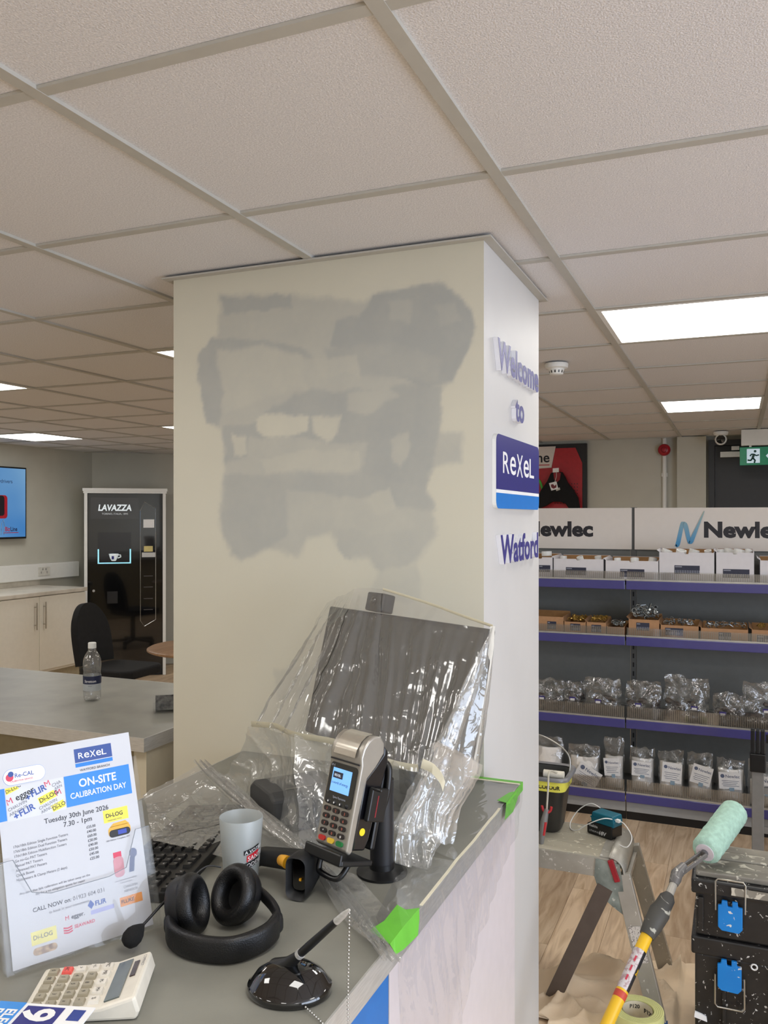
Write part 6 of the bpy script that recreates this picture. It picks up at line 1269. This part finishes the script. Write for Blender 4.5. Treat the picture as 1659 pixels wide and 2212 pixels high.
M().text('P120', core(math.pi/2 + TH + .25, hh - .022), .016, .02).text('P120', core(math.pi/2 + TH - .75, hh - .03), .018, .03).build('core_print', MPRINTK, t)
# ---- folded hop-up at the right edge
p = PD(1637, 1600, 3.9)
t = thing('folded_ladder', 'folded aluminium step with black caps standing before the shelving, right edge', 'ladder', (p.x, p.y, 0))
MRL = mat('rail_grey', (134, 134, 132), .4, .4, var=.04)
for xo_ in (0.0, .36):
    rl_ = M().bx(xo_ - .026, xo_ + .026, -.012, .012, .03, .44).build('rail', MRL, t, bev=.003); M().bx(xo_ - .034, xo_ + .034, -.026, .026, .43, .515).build('cap_block', MBLACK, t, bev=.005)
    M().bx(xo_ - .030, xo_ - .012, -.022, .022, .515, .622).bx(xo_ - .008, xo_ + .008, -.022, .022, .515, .622).bx(xo_ + .012, xo_ + .030, -.022, .022, .515, .622).build('cap_fins', mat('cap_gloss', (30, 30, 31), .3), t, bev=.003); M().bx(xo_ - .028, xo_ + .028, -.016, .016, .0008, .03).build('foot', MBLACK, t)
M().bx(.034, .326, -.01, .01, .565, .60).build('top_bar', MBLACK, t)
for z in (.15, .33): M().bx(.026, .334, -.010, .010, z, z + .03).build('rung', MRL, t)
# ================================================================== FAR WALL, RIGHT SIDE
WYb = YB
def fw(px, py, off=0.0): return PY(px, py, WYb - off)
# red display board
a, b = fw(1130, 962, .05), fw(1267, 1098, .05)
t = thing('display_board', 'black-framed red display board on the back wall beside the pillar', 'display board', (0, 0, 0))
x0, x1, z0, z1 = -2.3, b.x, 1.0, a.z
M().bx(x0, x1, WYb - .05, WYb - .001, z0, z1).build('frame', mat('board_black', (26, 26, 30), .5), t)
ra, rb = fw(1165, 967, .06), fw(1260, 1090, .06)
r = M().prism([(x0 + .05, z0 + .05), (rb.x - .01, z0 + .05), (rb.x - .01, fw(1260, 1000, .06).z), (fw(1243, 967, .06).x, ra.z - .01), (x0 + .05, ra.z - .01)], WYb - .058, WYb - .0505).build('red_panel', mat('board_red', (176, 34, 44), .5), t)
pg = M()
for i in range(9):
    for j in range(7): q = fw(1247 - i * 6, 1045 + j * 7, .06); pg.bx(q.x - .004, q.x + .004, WYb - .0588, WYb - .0582, q.z - .004, q.z + .004)
po = pg.build('peg_holes', MPRINTK, r); po['kind'] = 'stuff'
l0, l1 = fw(1150, 1015, .07), fw(1200, 964, .07)
hl = M().prism([(l0.x - .25, fw(1165, 1016, .07).z), (fw(1191, 1010, .07).x, fw(1191, 1010, .07).z), (l1.x, l1.z), (l0.x - .25, fw(1150, 966, .07).z)], WYb - .068, WYb - .0585).build('header_label', MHEAD, t)
q = fw(1187, 998, .07); M().text('BizLine', frame((q.x, WYb - .0686, q.z), (1, 0, 0), (0, 0, 1)), .125, .02, 'RIGHT').build('lettering', MINK, hl)
M().bx(q.x - .34, q.x, WYb - .0688, WYb - .0684, q.z - .030, q.z - .022).build('underline', mat('board_underline', (190, 50, 50), .5), hl)
# black hooded top hanging on the board
c = fw(1202, 1060, .12)
t = thing('hooded_top', 'black sleeveless top with white tags hanging on the red board', 'garment', (c.x, WYb - .13, c.z))
def gp(px, py): q = fw(px, py, .13); return (q.x - c.x, q.z - c.z)
O = [gp(*v) for v in ((1190, 1022), (1197, 1019), (1213, 1019), (1220, 1030), (1226, 1043), (1238, 1058), (1248, 1075), (1252, 1100), (1230, 1100), (1222, 1088), (1210, 1084), (1192, 1084), (1180, 1092), (1160, 1100), (1150, 1100), (1168, 1060), (1182, 1040))]
M().prism(O, -.012, .05).build('body', mat('garment_black', (14, 14, 16), .9, var=.3, scale=40), t, bev=.006)
nk = [gp(*v) for v in ((1196, 1022), (1204, 1019), (1212, 1022), (1210, 1036), (1204, 1042), (1198, 1036))]
M().prism(nk, -.016, -.0125).build('neck_opening', mat('board_red2', (140, 30, 38), .6), t)
tg_ = [gp(*v) for v in ((1187, 1044), (1203, 1040), (1207, 1056), (1192, 1060))]
tgo = M().prism(tg_, -.024, -.021).build('swing_tag', MPAPER, t)
M().prism([gp(*v) for v in ((1191, 1047), (1196, 1046), (1199, 1050), (1203, 1046), (1203, 1053), (1197, 1056), (1192, 1053))], -.0255, -.0243).build('tag_print', mat('tag_red', (110, 24, 34), .5), tgo)
M().prism([gp(*v) for v in ((1201, 1056), (1210, 1053), (1211, 1058), (1203, 1061))], -.022, -.020).build('price_tag', mat('tag_grey', (190, 186, 180), .5), t)
M().prism([gp(*v) for v in ((1195, 1012), (1208, 1011), (1208, 1020), (1195, 1021))], -.022, -.019).build('hanger_ticket', MPAPER, t)
M().tube([Vector((*[gp(1203, 1016)[0], -.02, gp(1203, 1016)[1]],)), Vector((gp(1203, 1030)[0], -.022, gp(1203, 1030)[1])), Vector((gp(1199, 1043)[0], -.024, gp(1199, 1043)[1]))], .002, 6).build('tag_cord', MWHITE, t)
c = fw(1166, 1042, .10)
t = thing('gloves', 'bright green gripping gloves hanging on the red board beside the pillar', 'gloves', (c.x, WYb - .10, c.z))
for k in range(3): M().tube(smooth_path([(-.06 + k * .012, 0, .07 - k * .012), (-.01 + k * .008, -.01, .03 - k * .01), (.02 + k * .004, 0, -.06)], 5), .007, 8).build('finger', mat('glove_green', (70, 170, 60), .6), t, smooth=60)
# conduit with red sounder
a = fw(1436, 948); 
t = thing('conduit', 'white vertical conduit pipe on the back wall', 'pipe', (a.x, WYb, 0)); M().cyl((0, -.022, .1), (0, -.022, CEIL - .002), .018, n=16).build('pipe', MWHITE, t, smooth=50); M().bx(-.024, .024, -.03, -.001, 1.30, 1.33).bx(-.024, .024, -.03, -.001, 1.95, 1.98).build('clips', MWHITE, t)
b = fw(1435, 972, .05)
t = thing('fire_sounder', 'round red fire alarm sounder on the conduit', 'fire alarm', (b.x, WYb - .040, b.z)); TF = mtx((0, 0, 0), (1, 0, 0), (0, 0, 1), (0, -1, 0))
MRD = mat('alarm_red', (168, 22, 38), .35); M().lathe([(0, .0), (.050, 0), (.052, .02), (.046, .045), (.030, .055), (0, .056)], 36, TF).build('body', MRD, t, smooth=45); M().lathe([(.020, .056), (.022, .058), (.026, .0565)], 30, TF).build('grille_ring', mat('alarm_dark', (120, 14, 28), .4), t, smooth=50)
# pilaster and dark door
pa, pb = fw(1464, 1000).x, fw(1526, 1000).x
struct(M().bx(pa, pb, WYb - .10, WYb - .001, 0, CEIL - .002).build('wall_pilaster', MWALL))
da = fw(1531, 1000).x; dw = .98; dtop = CEIL - .035; MDD = mat('door_dark', (44, 45, 48), .45, var=.03)
d = struct(M().bx(da + .05, da + dw - .05, WYb - .05, WYb - .006, .005, dtop - .05).build('door_1', MDD)); M().bx(da, da + .047, WYb - .07, WYb - .001, 0, dtop).bx(da + dw - .047, da + dw, WYb - .07, WYb - .001, 0, dtop).bx(da + .047, da + dw - .047, WYb - .07, WYb - .001, dtop - .047, dtop).build('door_frame', MDD, d)
q0, q1 = fw(1556, 988, .09), fw(1612, 975, .09); M().bx(q0.x, q1.x + .05, WYb - .11, WYb - .051, q0.z, q1.z).build('door_closer', MALU, d); q2 = fw(1580, 965, .09); M().bx(q2.x, q2.x + .06, WYb - .105, WYb - .06, q1.z + .012, q1.z + .045).build('closer_arm', MALU, d)
M().cyl((da + .12, WYb - .051, 1.02), (da + .12, WYb - .09, 1.02), .01, n=12).cyl((da + .12, WYb - .09, 1.02), (da + .24, WYb - .09, 1.02), .01, n=12).build('handle', MALU, d, smooth=50)
# exit sign under the ceiling
p0, p1 = PD(1598, 966, 6.6), PD(1598, 1005, 6.6)
t = thing('exit_sign', 'green illuminated running man exit sign under the ceiling at the right', 'exit sign', (p0.x, p0.y, p1.z), 0)
hS = p0.z - p1.z; wS = hS * 2.4
M().bx(.01, wS, .0, .06, hS + .012, CEIL - .0015 - p1.z).build('gear_box', MWHITE, t, bev=.004); M().bx(wS*.2, wS*.25, .02, .04, hS, hS + .012).bx(wS*.75, wS*.8, .02, .04, hS, hS + .012).build('brackets', MALU, t)
bd = M().bx(0, wS, .02, .030, 0, hS).build('green_blade', mat('exit_green', (10, 120, 84), .3, emit=.28), t, bev=.002)
MEX = mat('exit_white', (206, 226, 240), .4, emit=.45)
M().bx(hS * .36, hS * 1.02, .0185, .0195, hS * .12, hS * .90).build('door_symbol', MEX, bd)
k = M(); H_ = hS
def lim(P, w): k.tube([(a * H_, .0165, b * H_) for a, b in P], w * H_, 6)
lim([(.72, .58), (.66, .40)], .07); lim([(.66, .40), (.78, .26), (.74, .12)], .05); lim([(.66, .40), (.56, .26), (.40, .28)], .05); lim([(.72, .60), (.84, .52), (.98, .56)], .04); lim([(.72, .60), (.60, .60), (.52, .50)], .04); k.lathe([(0, 0), (.07 * H_, 0)], 16, mtx((.78 * H_, .0165, .76 * H_), (1, 0, 0), (0, 0, 1), (0, -1, 0)))
k.build('running_figure', mat('exit_dark', (8, 70, 56), .4), bd, smooth=60)
M().prism([(1.32 * H_, .5 * H_), (1.58 * H_, .78 * H_), (1.58 * H_, .60 * H_), (1.9 * H_, .60 * H_), (1.9 * H_, .40 * H_), (1.58 * H_, .40 * H_), (1.58 * H_, .22 * H_)], .0185, .0195).build('arrow', MEX, bd)
# dome security camera
p = PZ(1557, 934, CEIL)
q = PD(1557, 947, 6.75)
t = thing('security_camera', 'white ceiling security camera with a black lens near the exit sign', 'security camera', (q.x, q.y, CEIL - .0015))
M().lathe([(0, 0), (.055, 0), (.058, -.012), (.05, -.028), (.02, -.032)], 30).build('mount', MWHITE, t, smooth=45)
dc = Vector((-q.x, -q.y, -.3)).normalized(); cc = Vector((0, 0, -.062))
M().lathe([(0, -.04), (.03, -.034), (.044, -.015), (.046, .01), (.040, .022), (.034, .024)], 30, mtx(cc, dc.cross(Vector((0, 0, 1))).normalized(), dc.cross(dc.cross(Vector((0, 0, 1))).normalized()), dc)).build('eyeball', MWHITE, t, smooth=45)
M().lathe([(.034, .024), (.030, .020), (0, .030)], 30, mtx(cc, dc.cross(Vector((0, 0, 1))).normalized(), dc.cross(dc.cross(Vector((0, 0, 1))).normalized()), dc)).build('lens', MGL, t, smooth=45)
